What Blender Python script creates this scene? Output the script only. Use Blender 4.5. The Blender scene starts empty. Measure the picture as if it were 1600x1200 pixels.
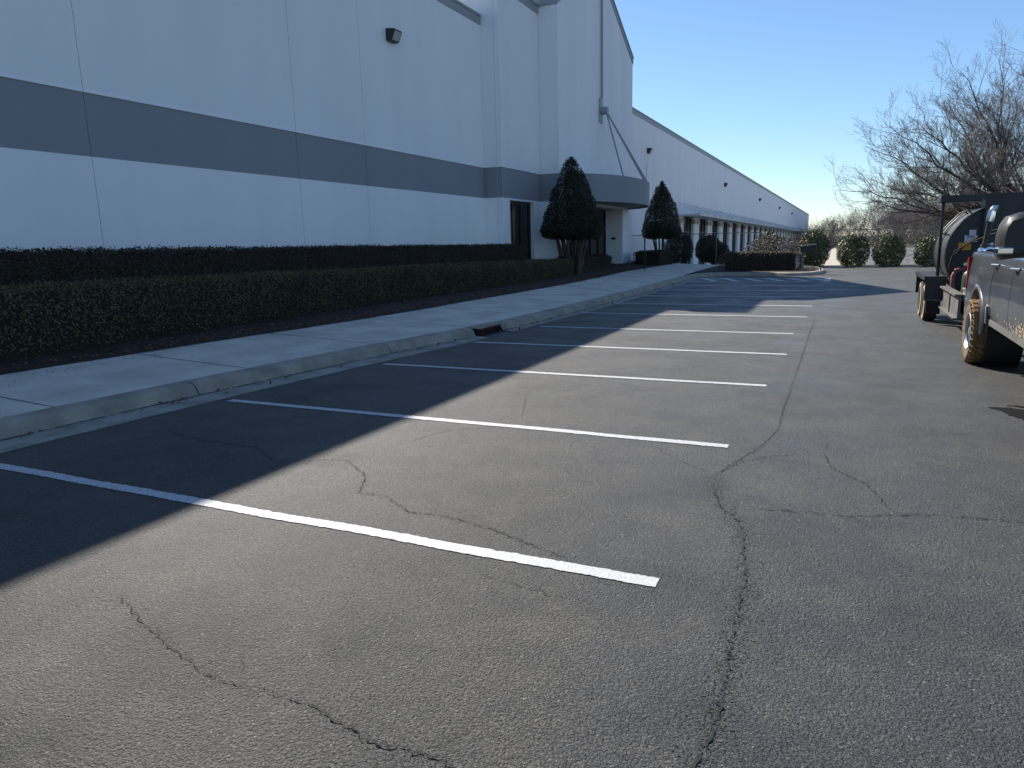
import bpy, math, random
import numpy as np
from mathutils import Vector, Matrix, noise
R = math.radians
SC = bpy.context.scene

# ------------------------------------------------------------------ camera, sky, sun, exposure
cam = bpy.data.cameras.new('camera'); camo = bpy.data.objects.new('camera', cam)
SC.collection.objects.link(camo); SC.camera = camo
cam.sensor_width = 36; cam.lens = 36 * 1109.4 / 1600; cam.clip_start = .05; cam.clip_end = 6000
cr, cu, cf = (.90482749, .42504192, -.02503177), (-.05999765, .18548529, .98081369), (-.42152995, .88596534, -.1933337)
camo.matrix_world = Matrix(((cr[0], cu[0], -cf[0], 0), (cr[1], cu[1], -cf[1], 0), (cr[2], cu[2], -cf[2], 1.7734), (0, 0, 0, 1)))
TO_SUN = Vector((-.905, .77, 1.0)).normalized()
EL = math.asin(TO_SUN.z); AZ = math.atan2(TO_SUN.x, TO_SUN.y)
W = bpy.data.worlds.new('World'); SC.world = W; W.use_nodes = True
nt = W.node_tree; bg = nt.nodes['Background']
sky = nt.nodes.new('ShaderNodeTexSky'); sky.sky_type = 'NISHITA'; sky.sun_disc = False
sky.sun_elevation = EL; sky.sun_rotation = AZ; sky.air_density = 1.0; sky.dust_density = .1; sky.ozone_density = 6.0
nt.links.new(sky.outputs[0], bg.inputs[0]); bg.inputs[1].default_value = .092
sl = bpy.data.lights.new('sun', 'SUN'); sl.energy = 4.8; sl.angle = R(.53); sl.color = (1, .94, .84)
so = bpy.data.objects.new('sun', sl); SC.collection.objects.link(so)
so.rotation_euler = (-TO_SUN).to_track_quat('-Z', 'Y').to_euler()
vs = SC.view_settings; vs.view_transform = 'Standard'; vs.look = 'None'; vs.gamma = 1; vs.use_curve_mapping = False
vs.exposure = .68
try: SC.cycles.max_bounces = 6; SC.cycles.transparent_max_bounces = 12
except Exception: pass

# ------------------------------------------------------------------ materials
def mat(name, col, rough=.7, metal=0, spec=.5, var=0, vscale=4, bump=0, bscale=60, col2=None, detail=6, coat=0, island=0, vstretch=None):
    m = bpy.data.materials.new(name); m.use_nodes = True; t = m.node_tree; n = t.nodes; L = t.links
    b = n['Principled BSDF']; b.inputs['Base Color'].default_value = (*col, 1); b.inputs['Roughness'].default_value = rough
    b.inputs['Metallic'].default_value = metal; b.inputs['Specular IOR Level'].default_value = spec
    if coat: b.inputs['Coat Weight'].default_value = coat; b.inputs['Coat Roughness'].default_value = .08
    tc = n.new('ShaderNodeTexCoord'); src = tc.outputs['Object']
    last = None
    if col2 is None: col2 = tuple(max(0, c * (1 - var)) for c in col)
    if var or island or col2 != col:
        mx = n.new('ShaderNodeMix'); mx.data_type = 'RGBA'
        mx.inputs[6].default_value = (*col, 1); mx.inputs[7].default_value = (*col2, 1)
        if island:
            g = n.new('ShaderNodeNewGeometry'); nz = n.new('ShaderNodeTexNoise'); nz.inputs['Scale'].default_value = vscale
            L.new(src, nz.inputs['Vector'])
            a = n.new('ShaderNodeMath'); a.operation = 'MULTIPLY_ADD'; a.inputs[1].default_value = .55
            L.new(g.outputs['Random Per Island'], a.inputs[0])
            c2 = n.new('ShaderNodeMath'); c2.operation = 'MULTIPLY_ADD'; c2.inputs[1].default_value = 1.2; c2.inputs[2].default_value = -.38
            L.new(nz.outputs[0], c2.inputs[0]); L.new(c2.outputs[0], a.inputs[2]); a.use_clamp = True
            L.new(a.outputs[0], mx.inputs[0])
        else:
            nz = n.new('ShaderNodeTexNoise'); nz.inputs['Scale'].default_value = vscale; nz.inputs['Detail'].default_value = detail
            v = src
            if vstretch:
                mp = n.new('ShaderNodeMapping'); mp.inputs['Scale'].default_value = vstretch; L.new(src, mp.inputs[0]); v = mp.outputs[0]
            L.new(v, nz.inputs['Vector'])
            rp = n.new('ShaderNodeMapRange'); rp.inputs[1].default_value = .35; rp.inputs[2].default_value = .68
            L.new(nz.outputs[0], rp.inputs[0]); L.new(rp.outputs[0], mx.inputs[0])
        L.new(mx.outputs[2], b.inputs['Base Color']); last = mx
    if bump:
        nb = n.new('ShaderNodeTexNoise'); nb.inputs['Scale'].default_value = bscale; nb.inputs['Detail'].default_value = 4
        L.new(src, nb.inputs['Vector']); bp = n.new('ShaderNodeBump'); bp.inputs['Strength'].default_value = bump
        bp.inputs['Distance'].default_value = .01
        L.new(nb.outputs[0], bp.inputs['Height']); L.new(bp.outputs[0], b.inputs['Normal'])
    return m

def asphalt_mat():
    m = bpy.data.materials.new('asphalt'); m.use_nodes = True; t = m.node_tree; n = t.nodes; L = t.links
    b = n['Principled BSDF']; tc = n.new('ShaderNodeTexCoord'); P = tc.outputs['Object']
    def N(scale, det=5, rough=.55):
        x = n.new('ShaderNodeTexNoise'); x.inputs['Scale'].default_value = scale; x.inputs['Detail'].default_value = det
        x.inputs['Roughness'].default_value = rough; L.new(P, x.inputs['Vector']); return x.outputs[0]
    def MR(v, a, c, lo=0, hi=1):
        x = n.new('ShaderNodeMapRange'); x.inputs[1].default_value = a; x.inputs[2].default_value = c
        x.inputs[3].default_value = lo; x.inputs[4].default_value = hi; L.new(v, x.inputs[0]); return x.outputs[0]
    def MA(op, a, c):
        x = n.new('ShaderNodeMath'); x.operation = op
        for i, v in enumerate((a, c)):
            if isinstance(v, (int, float)): x.inputs[i].default_value = v
            else: L.new(v, x.inputs[i])
        return x.outputs[0]
    def MX(f, a, c, mode='MIX'):
        x = n.new('ShaderNodeMix'); x.data_type = 'RGBA'; x.blend_type = mode
        if isinstance(f, (int, float)): x.inputs[0].default_value = f
        else: L.new(f, x.inputs[0])
        for i, v in ((6, a), (7, c)):
            if isinstance(v, tuple): x.inputs[i].default_value = (*v, 1)
            else: L.new(v, x.inputs[i])
        return x.outputs[2]
    sp = n.new('ShaderNodeSeparateXYZ'); L.new(P, sp.inputs[0]); X, Y = sp.outputs[0], sp.outputs[1]
    wob = MA('ADD', X, MR(N(.7, 4), .3, .7, -.8, .8))
    side = MR(wob, -1.6, -.1)                                     # two paving passes: dusty grey stalls, newer blue grey lane
    base = MX(side, (.076, .073, .067), (.062, .0645, .069))
    base = MX(MR(N(.8, 7, .7), .45, .6, 0, .9), base, MX(side, (.041, .0405, .039), (.038, .040, .044)))   # worn and sealed patches
    base = MX(MR(N(1.3, 7, .68), .47, .64, 0, .85), base, (.105, .098, .082))                        # dust
    kerbside = MA('MULTIPLY', MR(wob, -6.0, -6.5), .6)
    base = MX(kerbside, base, (.085, .08, .072))
    vor = n.new('ShaderNodeTexVoronoi'); vor.inputs['Scale'].default_value = 112; L.new(P, vor.inputs['Vector'])
    chip = n.new('ShaderNodeSeparateColor'); L.new(vor.outputs['Color'], chip.inputs[0])
    grain = MA('MULTIPLY', MR(vor.outputs['Distance'], .05, .75, 1.25, .5), MR(chip.outputs[0], 0, 1, .5, 1.45))
    grain = MA('MULTIPLY', grain, MR(N(75, 5, .7), .36, .64, .4, 1.65))
    comb = n.new('ShaderNodeCombineColor')
    for i in range(3): L.new(grain, comb.inputs[i])
    base = MX(1.0, base, comb.outputs[0], 'MULTIPLY')
    stone = MR(chip.outputs[1], .985, .99)
    base = MX(MA('MULTIPLY', stone, .55), base, (.27, .26, .24))
    L.new(base, b.inputs['Base Color'])
    L.new(MR(N(.9, 5), .35, .65, .43, .64), b.inputs['Roughness']); b.inputs['Specular IOR Level'].default_value = .6
    h = MA('ADD', MA('MULTIPLY', vor.outputs['Distance'], -.9), MA('MULTIPLY', chip.outputs[2], .55))
    h = MA('ADD', h, MA('MULTIPLY', N(66, 4, .66), 3.2))
    h = MA('ADD', h, MA('MULTIPLY', N(18, 5, .7), 1.2))
    bp = n.new('ShaderNodeBump'); bp.inputs['Strength'].default_value = 1; bp.inputs['Distance'].default_value = .008
    L.new(h, bp.inputs['Height']); L.new(bp.outputs[0], b.inputs['Normal'])
    return m

def paint_mat():
    m = mat('line_paint', (.60, .605, .61), .6, vscale=75, col2=(.36, .37, .38))
    t = m.node_tree; n = t.nodes; L = t.links; b = n['Principled BSDF']; tc = n.new('ShaderNodeTexCoord')
    v = n.new('ShaderNodeTexVoronoi'); v.inputs['Scale'].default_value = 150; L.new(tc.outputs['Object'], v.inputs['Vector'])
    bp = n.new('ShaderNodeBump'); bp.inputs['Strength'].default_value = .5; bp.inputs['Distance'].default_value = .005; bp.invert = True
    L.new(v.outputs['Distance'], bp.inputs['Height']); L.new(bp.outputs[0], b.inputs['Normal'])
    return m

def wall_mat(name, col, col2):
    m = mat(name, col, .65, spec=.3, col2=col2, vscale=.8, detail=8, bump=.12, bscale=35, vstretch=(1, 1, .12))
    return m

M = dict(
    asphalt=asphalt_mat(), paint=paint_mat(),
    crack=mat('crack', (.012, .012, .012), .9), grit=mat('grit', (.15, .14, .12), .95, var=.5, vscale=40, bump=.6, bscale=120),
    roughpatch=mat('ravelled_asphalt', (.05, .049, .046), .85, var=.6, vscale=70, bump=1, bscale=110),
    flatblack=mat('sealer', (.006, .006, .006), .8, spec=.15),  # even flat black of the jagged ground patch
    concrete=mat('sidewalk_concrete', (.66, .6, .5), .85, var=.3, vscale=1.4, bump=.25, bscale=90, detail=9),
    kerb=mat('kerb_concrete', (.38, .33, .26), .85, var=.42, vscale=2.6, bump=.35, bscale=70, detail=9),
    gutter=mat('gutter_concrete', (.34, .315, .27), .85, var=.4, vscale=3, bump=.3, bscale=70, detail=9),
    joint=mat('joint', (.03, .028, .025), .95),
    court=mat('yard_concrete', (.5, .45, .36), .85, var=.12, vscale=.4), courtgrey=mat('yard_asphalt', (.135, .135, .135), .9, var=.2, vscale=.3),
    mulch=mat('mulch', (.045, .027, .018), .95, var=.6, vscale=9, bump=.9, bscale=40), earth=mat('earth', (.14, .11, .075), .95, var=.4, vscale=.2),
    litter=mat('leaf_litter', (.16, .085, .04), .8, col2=(.05, .025, .014), island=1),
    white=wall_mat('white_wall_paint', (.87, .88, .885), (.81, .82, .83)), grey=wall_mat('grey_wall_paint', (.27, .285, .305), (.245, .26, .28)),
    coping=mat('coping_metal', (.30, .31, .32), .5), caulk=mat('caulk', (.5, .51, .52), .8), soffit=mat('soffit', (.42, .41, .39), .8),
    roof=mat('roof', (.4, .4, .4), .9), darkmetal=mat('dark_metal', (.022, .022, .024), .45), bronze=mat('bronze_frame', (.03, .026, .024), .4),
    glass=mat('tinted_glass', (.012, .012, .015), .12, spec=.25), wood=mat('brown_panel', (.16, .09, .05), .5, var=.25, vscale=3, vstretch=(8, 8, .6)),
    awning=mat('awning_metal', (.50, .51, .52), .4, metal=.3), galv=mat('galvanised', (.16, .165, .17), .6, metal=.3), lens=mat('lamp_lens', (.45, .45, .43), .25),
    hedge=mat('hedge_leaf', (.15, .142, .065), .6, spec=.2, col2=(.045, .04, .02), island=1, vscale=1.6), hedgedark=mat('dark_hedge_leaf', (.095, .075, .055), .6, spec=.2, col2=(.028, .022, .018), island=1, vscale=2),
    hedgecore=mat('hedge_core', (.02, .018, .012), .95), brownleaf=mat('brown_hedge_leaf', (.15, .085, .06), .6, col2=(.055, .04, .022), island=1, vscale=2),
    holly=mat('holly_leaf', (.036, .040, .02), .5, spec=.3, col2=(.013, .015, .008), island=1, vscale=2.2),
    laurel=mat('laurel_leaf', (.125, .15, .045), .4, spec=.5, col2=(.04, .055, .018), island=1, vscale=2),
    bark=mat('bark', (.10, .082, .068), .9, var=.45, vscale=6), twig=mat('twig', (.25, .21, .185), .9, var=.3, vscale=1),
    fartwig=mat('hazy_far_twig', (.17, .148, .14), .95, var=.25, vscale=.05), redtwig=mat('red_twig', (.25, .12, .08), .9, var=.3, vscale=.4),  # far twigs paled, distance haze put into their colour
    pine=mat('pine_needles', (.05, .075, .03), .8, col2=(.02, .035, .014), island=1, vscale=.8), brush=mat('underbrush', (.115, .098, .088), .95, col2=(.075, .064, .055), island=1, vscale=.2),  # underbrush paled too, with the same haze in its colour
    paintgrey=mat('grey_truck_paint', (.115, .122, .134), .32, metal=.5, var=.25, vscale=2, coat=.6), dusty=mat('dusty_truck_paint', (.17, .165, .155), .7, metal=.1, var=.35, vscale=5),
    trim=mat('black_trim', (.02, .02, .022), .5), mud=mat('muddy_tread', (.40, .25, .115), .95, var=.55, vscale=22, bump=.5, bscale=80),
    mudwall=mat('muddy_sidewall', (.21, .16, .11), .9, var=.5, vscale=14), rubber=mat('rubber', (.022, .021, .02), .85, var=.3, vscale=20),
    tanwall=mat('dusty_rim_paint', (.50, .40, .26), .8, var=.35, vscale=15), rim=mat('rim_metal', (.55, .56, .56), .3, metal=.8), chrome=mat('chrome', (.75, .76, .78), .16, metal=1),
    red=mat('red_lens', (.30, .008, .012), .25, spec=.6), blackpaint=mat('black_tank_paint', (.028, .03, .033), .5, var=.5, vscale=3), tankside=mat('dusty_black_paint', (.024, .026, .029), .55, var=.4, vscale=2.5),
    steel=mat('worn_steel', (.22, .205, .19), .6, metal=.3, var=.45, vscale=6), rust=mat('rusty_iron', (.035, .018, .014), .9, var=.4, vscale=9),
    green=mat('cylinder_paint', (.045, .085, .06), .4), cream=mat('bucket_plastic', (.6, .58, .46), .5), hose=mat('red_hose', (.22, .06, .05), .6), amber=mat('amber_placard', (.55, .27, .02), .5),
    placard=mat('white_placard', (.62, .6, .66), .5), mark=mat('placard_print', (.05, .05, .08), .6), mirror=mat('mirror_glass', (.5, .52, .55), .05, metal=1),
)

# ------------------------------------------------------------------ mesh helpers
class MB:
    def __init__(s): s.v = []; s.f = []; s.m = []; s.sm = []
    def add(s, vs, fs, mi=0, smooth=False):
        o = len(s.v); s.v.extend(tuple(map(float, x)) for x in vs)
        for f in fs: s.f.append(tuple(i + o for i in f)); s.m.append(mi); s.sm.append(smooth)
    def box(s, x0, x1, y0, y1, z0, z1, mi=0, bev=0):
        if x0 > x1: x0, x1 = x1, x0
        if y0 > y1: y0, y1 = y1, y0
        if z0 > z1: z0, z1 = z1, z0
        if bev and min(x1-x0, y1-y0, z1-z0) > 2.2*bev:
            V = []
            for zz, b in ((z0, bev), (z0+bev, 0), (z1-bev, 0), (z1, bev)):
                c = [(x0+b+bev*(b == 0), y0+b), (x1-b-bev*(b == 0), y0+b), (x1-b, y0+b+bev*(b == 0)), (x1-b, y1-b-bev*(b == 0)), (x1-b-bev*(b == 0), y1-b), (x0+b+bev*(b == 0), y1-b), (x0+b, y1-b-bev*(b == 0)), (x0+b, y0+b+bev*(b == 0))]
                V += [(a, d, zz) for a, d in c]
            F = [tuple(range(7, -1, -1)), tuple(range(24, 32))]
            for k in range(3):
                for i in range(8):
                    j = (i+1) % 8; F.append((k*8+i, k*8+j, k*8+8+j, k*8+8+i))
            s.add(V, F, mi); return
        s.add([(x0, y0, z0), (x1, y0, z0), (x1, y1, z0), (x0, y1, z0), (x0, y0, z1), (x1, y0, z1), (x1, y1, z1), (x0, y1, z1)],
              [(3, 2, 1, 0), (4, 5, 6, 7), (0, 1, 5, 4), (1, 2, 6, 5), (2, 3, 7, 6), (3, 0, 4, 7)], mi)
    def tube(s, pts, r, n=8, mi=0, caps=True, smooth=True):
        pts = [Vector(p) for p in pts]; rs = r if isinstance(r, (list, tuple)) else [r]*len(pts)
        V = []; F = []; u = None
        for i, p in enumerate(pts):
            d = (pts[min(i+1, len(pts)-1)] - pts[max(i-1, 0)])
            d = d.normalized() if d.length > 1e-9 else Vector((0, 0, 1))
            if u is None: u = d.orthogonal().normalized()
            else:
                u = u - d*u.dot(d); u = u.normalized() if u.length > 1e-6 else d.orthogonal().normalized()
            w = d.cross(u)
            for k in range(n):
                a = 2*math.pi*k/n; V.append(p + (u*math.cos(a) + w*math.sin(a))*rs[i])
        for i in range(len(pts)-1):
            for k in range(n):
                k2 = (k+1) % n; F.append((i*n+k, i*n+k2, (i+1)*n+k2, (i+1)*n+k))
        if caps: F += [tuple(range(n-1, -1, -1)), tuple(range((len(pts)-1)*n, len(pts)*n))]
        s.add(V, F, mi, smooth)
    def lathe(s, prof, n=24, mi=0, axis='z', c=(0, 0, 0), smooth=True, closed=False):
        V = []; F = []; k = len(prof)
        for i in range(n):
            a = 2*math.pi*i/n
            for r, h in prof:
                p = (r*math.cos(a), r*math.sin(a), h)
                if axis == 'x': p = (h, p[0], p[1])
                elif axis == 'y': p = (p[0], h, p[1])
                V.append((p[0]+c[0], p[1]+c[1], p[2]+c[2]))
        for i in range(n):
            j = (i+1) % n
            for q in range(k if closed else k-1):
                q2 = (q+1) % k
                F.append((i*k+q, j*k+q, j*k+q2, i*k+q2))
        s.add(V, F, mi, smooth)
    def prism(s, poly, a0, a1, axis='x', mi=0):
        def P(u, v, a): return {'x': (a, u, v), 'y': (u, a, v), 'z': (u, v, a)}[axis]
        n = len(poly); V = [P(u, v, a0) for u, v in poly] + [P(u, v, a1) for u, v in poly]
        F = [tuple(range(n-1, -1, -1)), tuple(range(n, 2*n))] + [(i, (i+1) % n, n+(i+1) % n, n+i) for i in range(n)]
        s.add(V, F, mi)
    def grid(s, rows, mi=0, smooth=True):
        k = len(rows[0]); V = [p for r in rows for p in r]
        F = [(i*k+j, i*k+j+1, (i+1)*k+j+1, (i+1)*k+j) for i in range(len(rows)-1) for j in range(k-1)]
        s.add(V, F, mi, smooth)
    def build(s, name, mats, parent=None, origin=None, fix=True):
        me = bpy.data.meshes.new(name)
        o0 = origin or (0, 0, 0)
        vs = [(x-o0[0], y-o0[1], z-o0[2]) for x, y, z in s.v]
        me.from_pydata(vs, [], s.f)
        if not isinstance(mats, (list, tuple)): mats = [mats]
        for m in mats: me.materials.append(m)
        me.polygons.foreach_set('material_index', s.m); me.polygons.foreach_set('use_smooth', s.sm)
        me.update()
        if fix:
            import bmesh
            bm = bmesh.new(); bm.from_mesh(me); bmesh.ops.recalc_face_normals(bm, faces=bm.faces); bm.to_mesh(me); bm.free()
        if any(s.sm): me.set_sharp_from_angle(angle=R(38))
        o = bpy.data.objects.new(name, me); SC.collection.objects.link(o)
        if origin: o.location = origin
        if parent:
            o.parent = parent; o.matrix_parent_inverse = Matrix.Translation(-Vector(parent.location)) if False else Matrix.Identity(4)
            o.location = Vector(o.location) - Vector(parent.location)
        return o

def tag(o, label=None, cat=None, group=None, kind=None):
    if label: o['label'] = label
    if cat: o['category'] = cat
    if group: o['group'] = group
    if kind: o['kind'] = kind
    return o
def empty(name, loc, label=None, cat=None, group=None):
    o = bpy.data.objects.new(name, None); SC.collection.objects.link(o); o.location = loc
    return tag(o, label, cat, group)
def copy_tree(o, parent=None):
    c = o.copy(); SC.collection.objects.link(c)
    if parent: c.parent = parent
    for ch in list(o.children): copy_tree(ch, c)
    return c
def mesh_np(name, V, F, m, parent=None, smooth=False):
    me = bpy.data.meshes.new(name); nf = len(F); k = F.shape[1]
    me.vertices.add(len(V)); me.vertices.foreach_set('co', V.astype(np.float32).ravel())
    me.loops.add(nf*k); me.loops.foreach_set('vertex_index', F.astype(np.int32).ravel())
    me.polygons.add(nf); me.polygons.foreach_set('loop_start', np.arange(0, nf*k, k, dtype=np.int32))
    try: me.polygons.foreach_set('loop_total', np.full(nf, k, dtype=np.int32))
    except Exception: pass
    me.materials.append(m); me.update(calc_edges=True); me.validate()
    if smooth: me.polygons.foreach_set('use_smooth', [True]*len(me.polygons))
    o = bpy.data.objects.new(name, me); SC.collection.objects.link(o)
    if parent: o.parent = parent; o.location = -Vector(parent.location)
    return o
rng = np.random.default_rng(7)
def leaf_quads(P, Nrm, size, tilt=.8, aspect=.55):
    n = len(P); d = Nrm + rng.normal(0, tilt, (n, 3)); d /= np.linalg.norm(d, axis=1)[:, None] + 1e-9
    a = rng.normal(0, 1, (n, 3)); u = np.cross(d, a); u /= np.linalg.norm(u, axis=1)[:, None] + 1e-9; w = np.cross(d, u)
    s = (size*rng.uniform(.6, 1.35, n))[:, None]
    V = np.stack([P-u*s*.5, P+w*s*aspect*.5+d*s*.1, P+u*s*.5, P-w*s*aspect*.5+d*s*.1], 1).reshape(-1, 3)
    return V, np.arange(n*4).reshape(n, 4)
def lump(P, amp, sc):
    return np.array([noise.noise(Vector((x*sc, y*sc, z*sc))) for x, y, z in P])*amp

# ------------------------------------------------------------------ ground, lot, cracks
g = MB(); g.box(-400, 500, -200, 47.6, -1.6, -.06); g.build('ground', M['earth']); bpy.data.objects['ground']['kind'] = 'structure'
g = MB()                                                         # bank beyond the fence and the sunken truck yard
g.grid([[(-14.6, 47.6, -.03), (80, 47.6, -.03)], [(-14.6, 52, -1.2), (80, 52, -1.2)], [(-14.6, 55, -1.25), (80, 55, -1.25)]], smooth=False)
tag(g.build('bank', M['earth']), kind='structure')
g = MB(); g.box(-3000, 3000, 55, 4000, -3, -1.25); tag(g.build('far_ground', M['earth']), kind='structure')
g = MB(); g.box(-14.6, .6, 55, 196, -1.3, -1.2); tag(g.build('truck_yard', M['court']), kind='structure')
g = MB(); g.box(.6, 75, 55, 178, -1.3, -1.204); g.box(.6, 75, 178, 179, -1.3, -1.05, 1); tag(g.build('yard_road', [M['courtgrey'], M['concrete']]), kind='structure')

KX = [(-7.6, -14), (-7.5, -4), (-7.43, 3.9), (-7.29, 6.24), (-7.08, 8.4), (-6.9, 10), (-6.71, 11.2), (-6.55, 12.3), (-6.45, 13.3), (-6.39, 14.8), (-6.36, 17), (-6.34, 22), (-6.42, 28.4), (-6.55, 33.2)]
ISL = [(-6.45, 34.6), (-6.1, 35.5), (-5.4, 35.85), (-3.8, 35.75), (-2.5, 35.35), (-1.75, 35.5), (-1.25, 36.4), (-1.08, 38), (-1.12, 40), (-1.5, 42.5), (-2.4, 44), (-3.6, 44.6), (-8.5, 44.8)]
def kx(y): return float(np.interp(y, [b for a, b in KX], [a for a, b in KX]))
SE = [(-10.3, -14), (-10.05, 0), (-9.9, 5.4), (-9.72, 8.4), (-9.35, 12), (-9.25, 14), (-9.3, 24), (-9.55, 29), (-9.95, 34), (-10, 46)]
def sx(y): return float(np.interp(y, [b for a, b in SE], [a for a, b in SE]))
def swz(x, y): return .165 + .05*max(0, kx(min(y, 33)) - .3 - x)

CR = {'seam':[(-.40,1.4),(-0.38, 2.173), (-0.359, 2.358), (-0.367, 2.782), (-0.39, 3.216), (-0.409, 3.707), (-0.48, 4.123), (-0.545, 4.467), (-0.699, 4.684), (-0.778, 4.95), (-0.845, 5.351)],
'a':[(-0.845, 5.351), (-0.754, 5.641), (-0.568, 5.932), (-0.358, 6.087), (-0.19, 6.169)],
'b':[(-0.596, 4.687), (-0.282, 4.773), (0.1, 4.804), (0.472, 4.998), (0.794, 5.056), (1.067, 5.085), (1.404, 5.164), (2.6, 5.4), (4, 5.5)],
'c':[(-.121, 6.293), (-0.036, 5.809), (0.183, 5.54), (0.242, 5.373), (0.344, 4.971)],
'd':[(-0.121, 6.293), (-0.066, 6.627)],
'e':[(-.845, 5.351), (-.6, 6.3), (-0.527, 6.878), (-0.548, 7.602), (-0.554, 8.792), (-0.58, 10.938), (-0.606, 13.434), (-.65, 17)],
'f':[(-1.438, 5.908), (-1.179, 5.609), (-0.845, 5.351)],
'g':[(-3.812, 4.659), (-3.361, 4.341), (-3.189, 4.014), (-2.969, 4.027), (-2.619, 3.828), (-2.326, 3.845), (-2.003, 3.775), (-1.639, 3.656), (-1.3, 3.512)],
'h':[(-1.78, 3.187), (-1.53, 3.152), (-1.293, 3.113), (-1.154, 3.113)],
'i':[(-2.119, 1.917), (-1.851, 1.919), (-1.693, 1.882), (-1.556, 1.861), (-1.449, 1.833), (-1.329, 1.859), (-1.193, 1.855), (-1.0, 1.8)],
'j':[(-6.148, 4.777), (-5.409, 4.671), (-4.827, 4.656), (-4.34, 4.383), (-3.812, 4.659)],
'k':[(-3.013, 6.088), (-3.031, 6.586), (-3.375, 7.471), (-3.546, 8.013)],
'l':[(-0.533, 8.998), (0.093, 9.324), (0.906, 9.428), (1.93, 9.961)],
'm':[(-0.427, 6.675), (0.354, 6.913), (0.974, 7.229), (1.714, 7.659)],
'n':[(-3.407, 2.24), (-3.1, 2.119), (-2.726, 1.998), (-2.569, 1.952), (-2.303, 1.887), (-2.119, 1.917)],
'o':[(-3.603, 5.332), (-3.475, 5.818), (-3.013, 6.088)],
'p':[(-2.14, 8.269), (-1.716, 8.823), (-1.325, 9.888)], 'q':[(-.5, 12), (.6, 12.3), (1.5, 12.2)], 'r':[(-5.2, 9.4), (-4.2, 10.2), (-3.4, 10.3)]}
CW = dict(seam=.011, a=.0105, b=.0125, c=.009, d=.007, e=.008, g=.0075, i=.0095, f=.0055, h=.0045, j=.008, n=.006)
random.seed(3)
def jag(pts, step, amp):
    out = []
    for (a, b), (c, d) in zip(pts, pts[1:]):
        L = math.hypot(c-a, d-b); n = max(1, int(L/step)); nx, ny = -(d-b)/L, (c-a)/L
        for i in range(n):
            t = i/n; w = random.gauss(0, amp); out.append((a+(c-a)*t+nx*w, b+(d-b)*t+ny*w))
    out.append(pts[-1]); return out
def ribbon(mb, pts, w0, z, mi, fade=True, gap=0, wv=.6):
    n = len(pts); prev = None
    for i, (x, y) in enumerate(pts):
        a = pts[max(0, i-1)]; c = pts[min(n-1, i+1)]; L = math.hypot(c[0]-a[0], c[1]-a[1]) or 1
        nx, ny = -(c[1]-a[1])/L, (c[0]-a[0])/L
        e = min(1, (i+.3)/6, (n-i-.7)/6) if fade else 1
        w = w0*e*random.uniform(1-wv, 1+wv); q = random.uniform(.3, .7)
        cur = ((x+nx*w*q, y+ny*w*q, z), (x-nx*w*(1-q), y-ny*w*(1-q), z))
        if prev and not (gap and random.random() < gap): mb.add([prev[0], prev[1], cur[1], cur[0]], [(3, 2, 1, 0)], mi)
        prev = cur
lot = MB()
lot.add([(-7.6, -30, 0), (70, -30, 0), (70, 46.6, 0), (-7.6, 46.6, 0)], [(0, 1, 2, 3)])
for k, pts in CR.items():
    w = CW.get(k, .0045)*.7; j = jag(pts, .022, .008)
    if k in ('seam', 'i', 'j', 'g', 'n', 'e', 'o'):
        pl = jag(pts, .012, .004); sg = .045 if k == 'seam' else .022
        for x, y in pl:
            for q in range(7 if k == 'seam' else 2):
                u = random.gauss(0, sg); ang = random.uniform(0, 3.14); r_ = random.uniform(.002, .0065)*(1 if k == 'seam' else .8); cx_, cy_ = x+u+.012, y+random.gauss(0, .02)
                mi = 2 if random.random() < (.32 if u > 0 else .12) else 3 if random.random() < .45 else 1
                lot.add([(cx_+r_*random.uniform(.6, 1.3)*math.cos(ang+t), cy_+r_*random.uniform(.5, 1)*math.sin(ang+t), .0012+.0004*q) for t in (0, 1.3, 2.5, 3.6, 5)], [(0, 1, 2, 3, 4)], mi)
    if False:
        for off, mi, ww, zz in ((.0, 1, w*(6 if k == 'seam' else 3), .0012), (w*2.2, 2, w*(2.6 if k == 'seam' else 1.2), .0024)):
            ribbon(lot, jag([(x+off, y) for x, y in pts], .03, .012), ww, zz, mi, gap=.25, wv=.9)
    ribbon(lot, j, w, .0066, 3, gap=.08 if k != 'seam' else .3, wv=.85)
    for q in range(2):                                             # short side branches
        i = random.randrange(len(j)); a = random.uniform(0, 6.28); x, y = j[i]; p = [(x, y)]
        for s_ in range(9):
            a += random.gauss(0, .4); x += .03*math.cos(a); y += .03*math.sin(a); p.append((x, y))
        ribbon(lot, p, w*.45, .004, 3)
for i in range(2600):
    y = random.uniform(1.5, 14); x = random.uniform(-6.6, 3)*(1 if i % 3 else .3); r_ = random.uniform(.0018, .006); a = random.uniform(0, 6)
    lot.add([(x+r_*random.uniform(.6, 1.3)*math.cos(a+t), y+r_*random.uniform(.6, 1.1)*math.sin(a+t), .0022) for t in (0, 1.4, 2.9, 4.4)], [(0, 1, 2, 3)], 2 if random.random() < .35 else 1)
o = lot.build('parking_lot', [M['asphalt'], M['roughpatch'], M['grit'], M['crack']], fix=False); tag(o, kind='structure')

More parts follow.
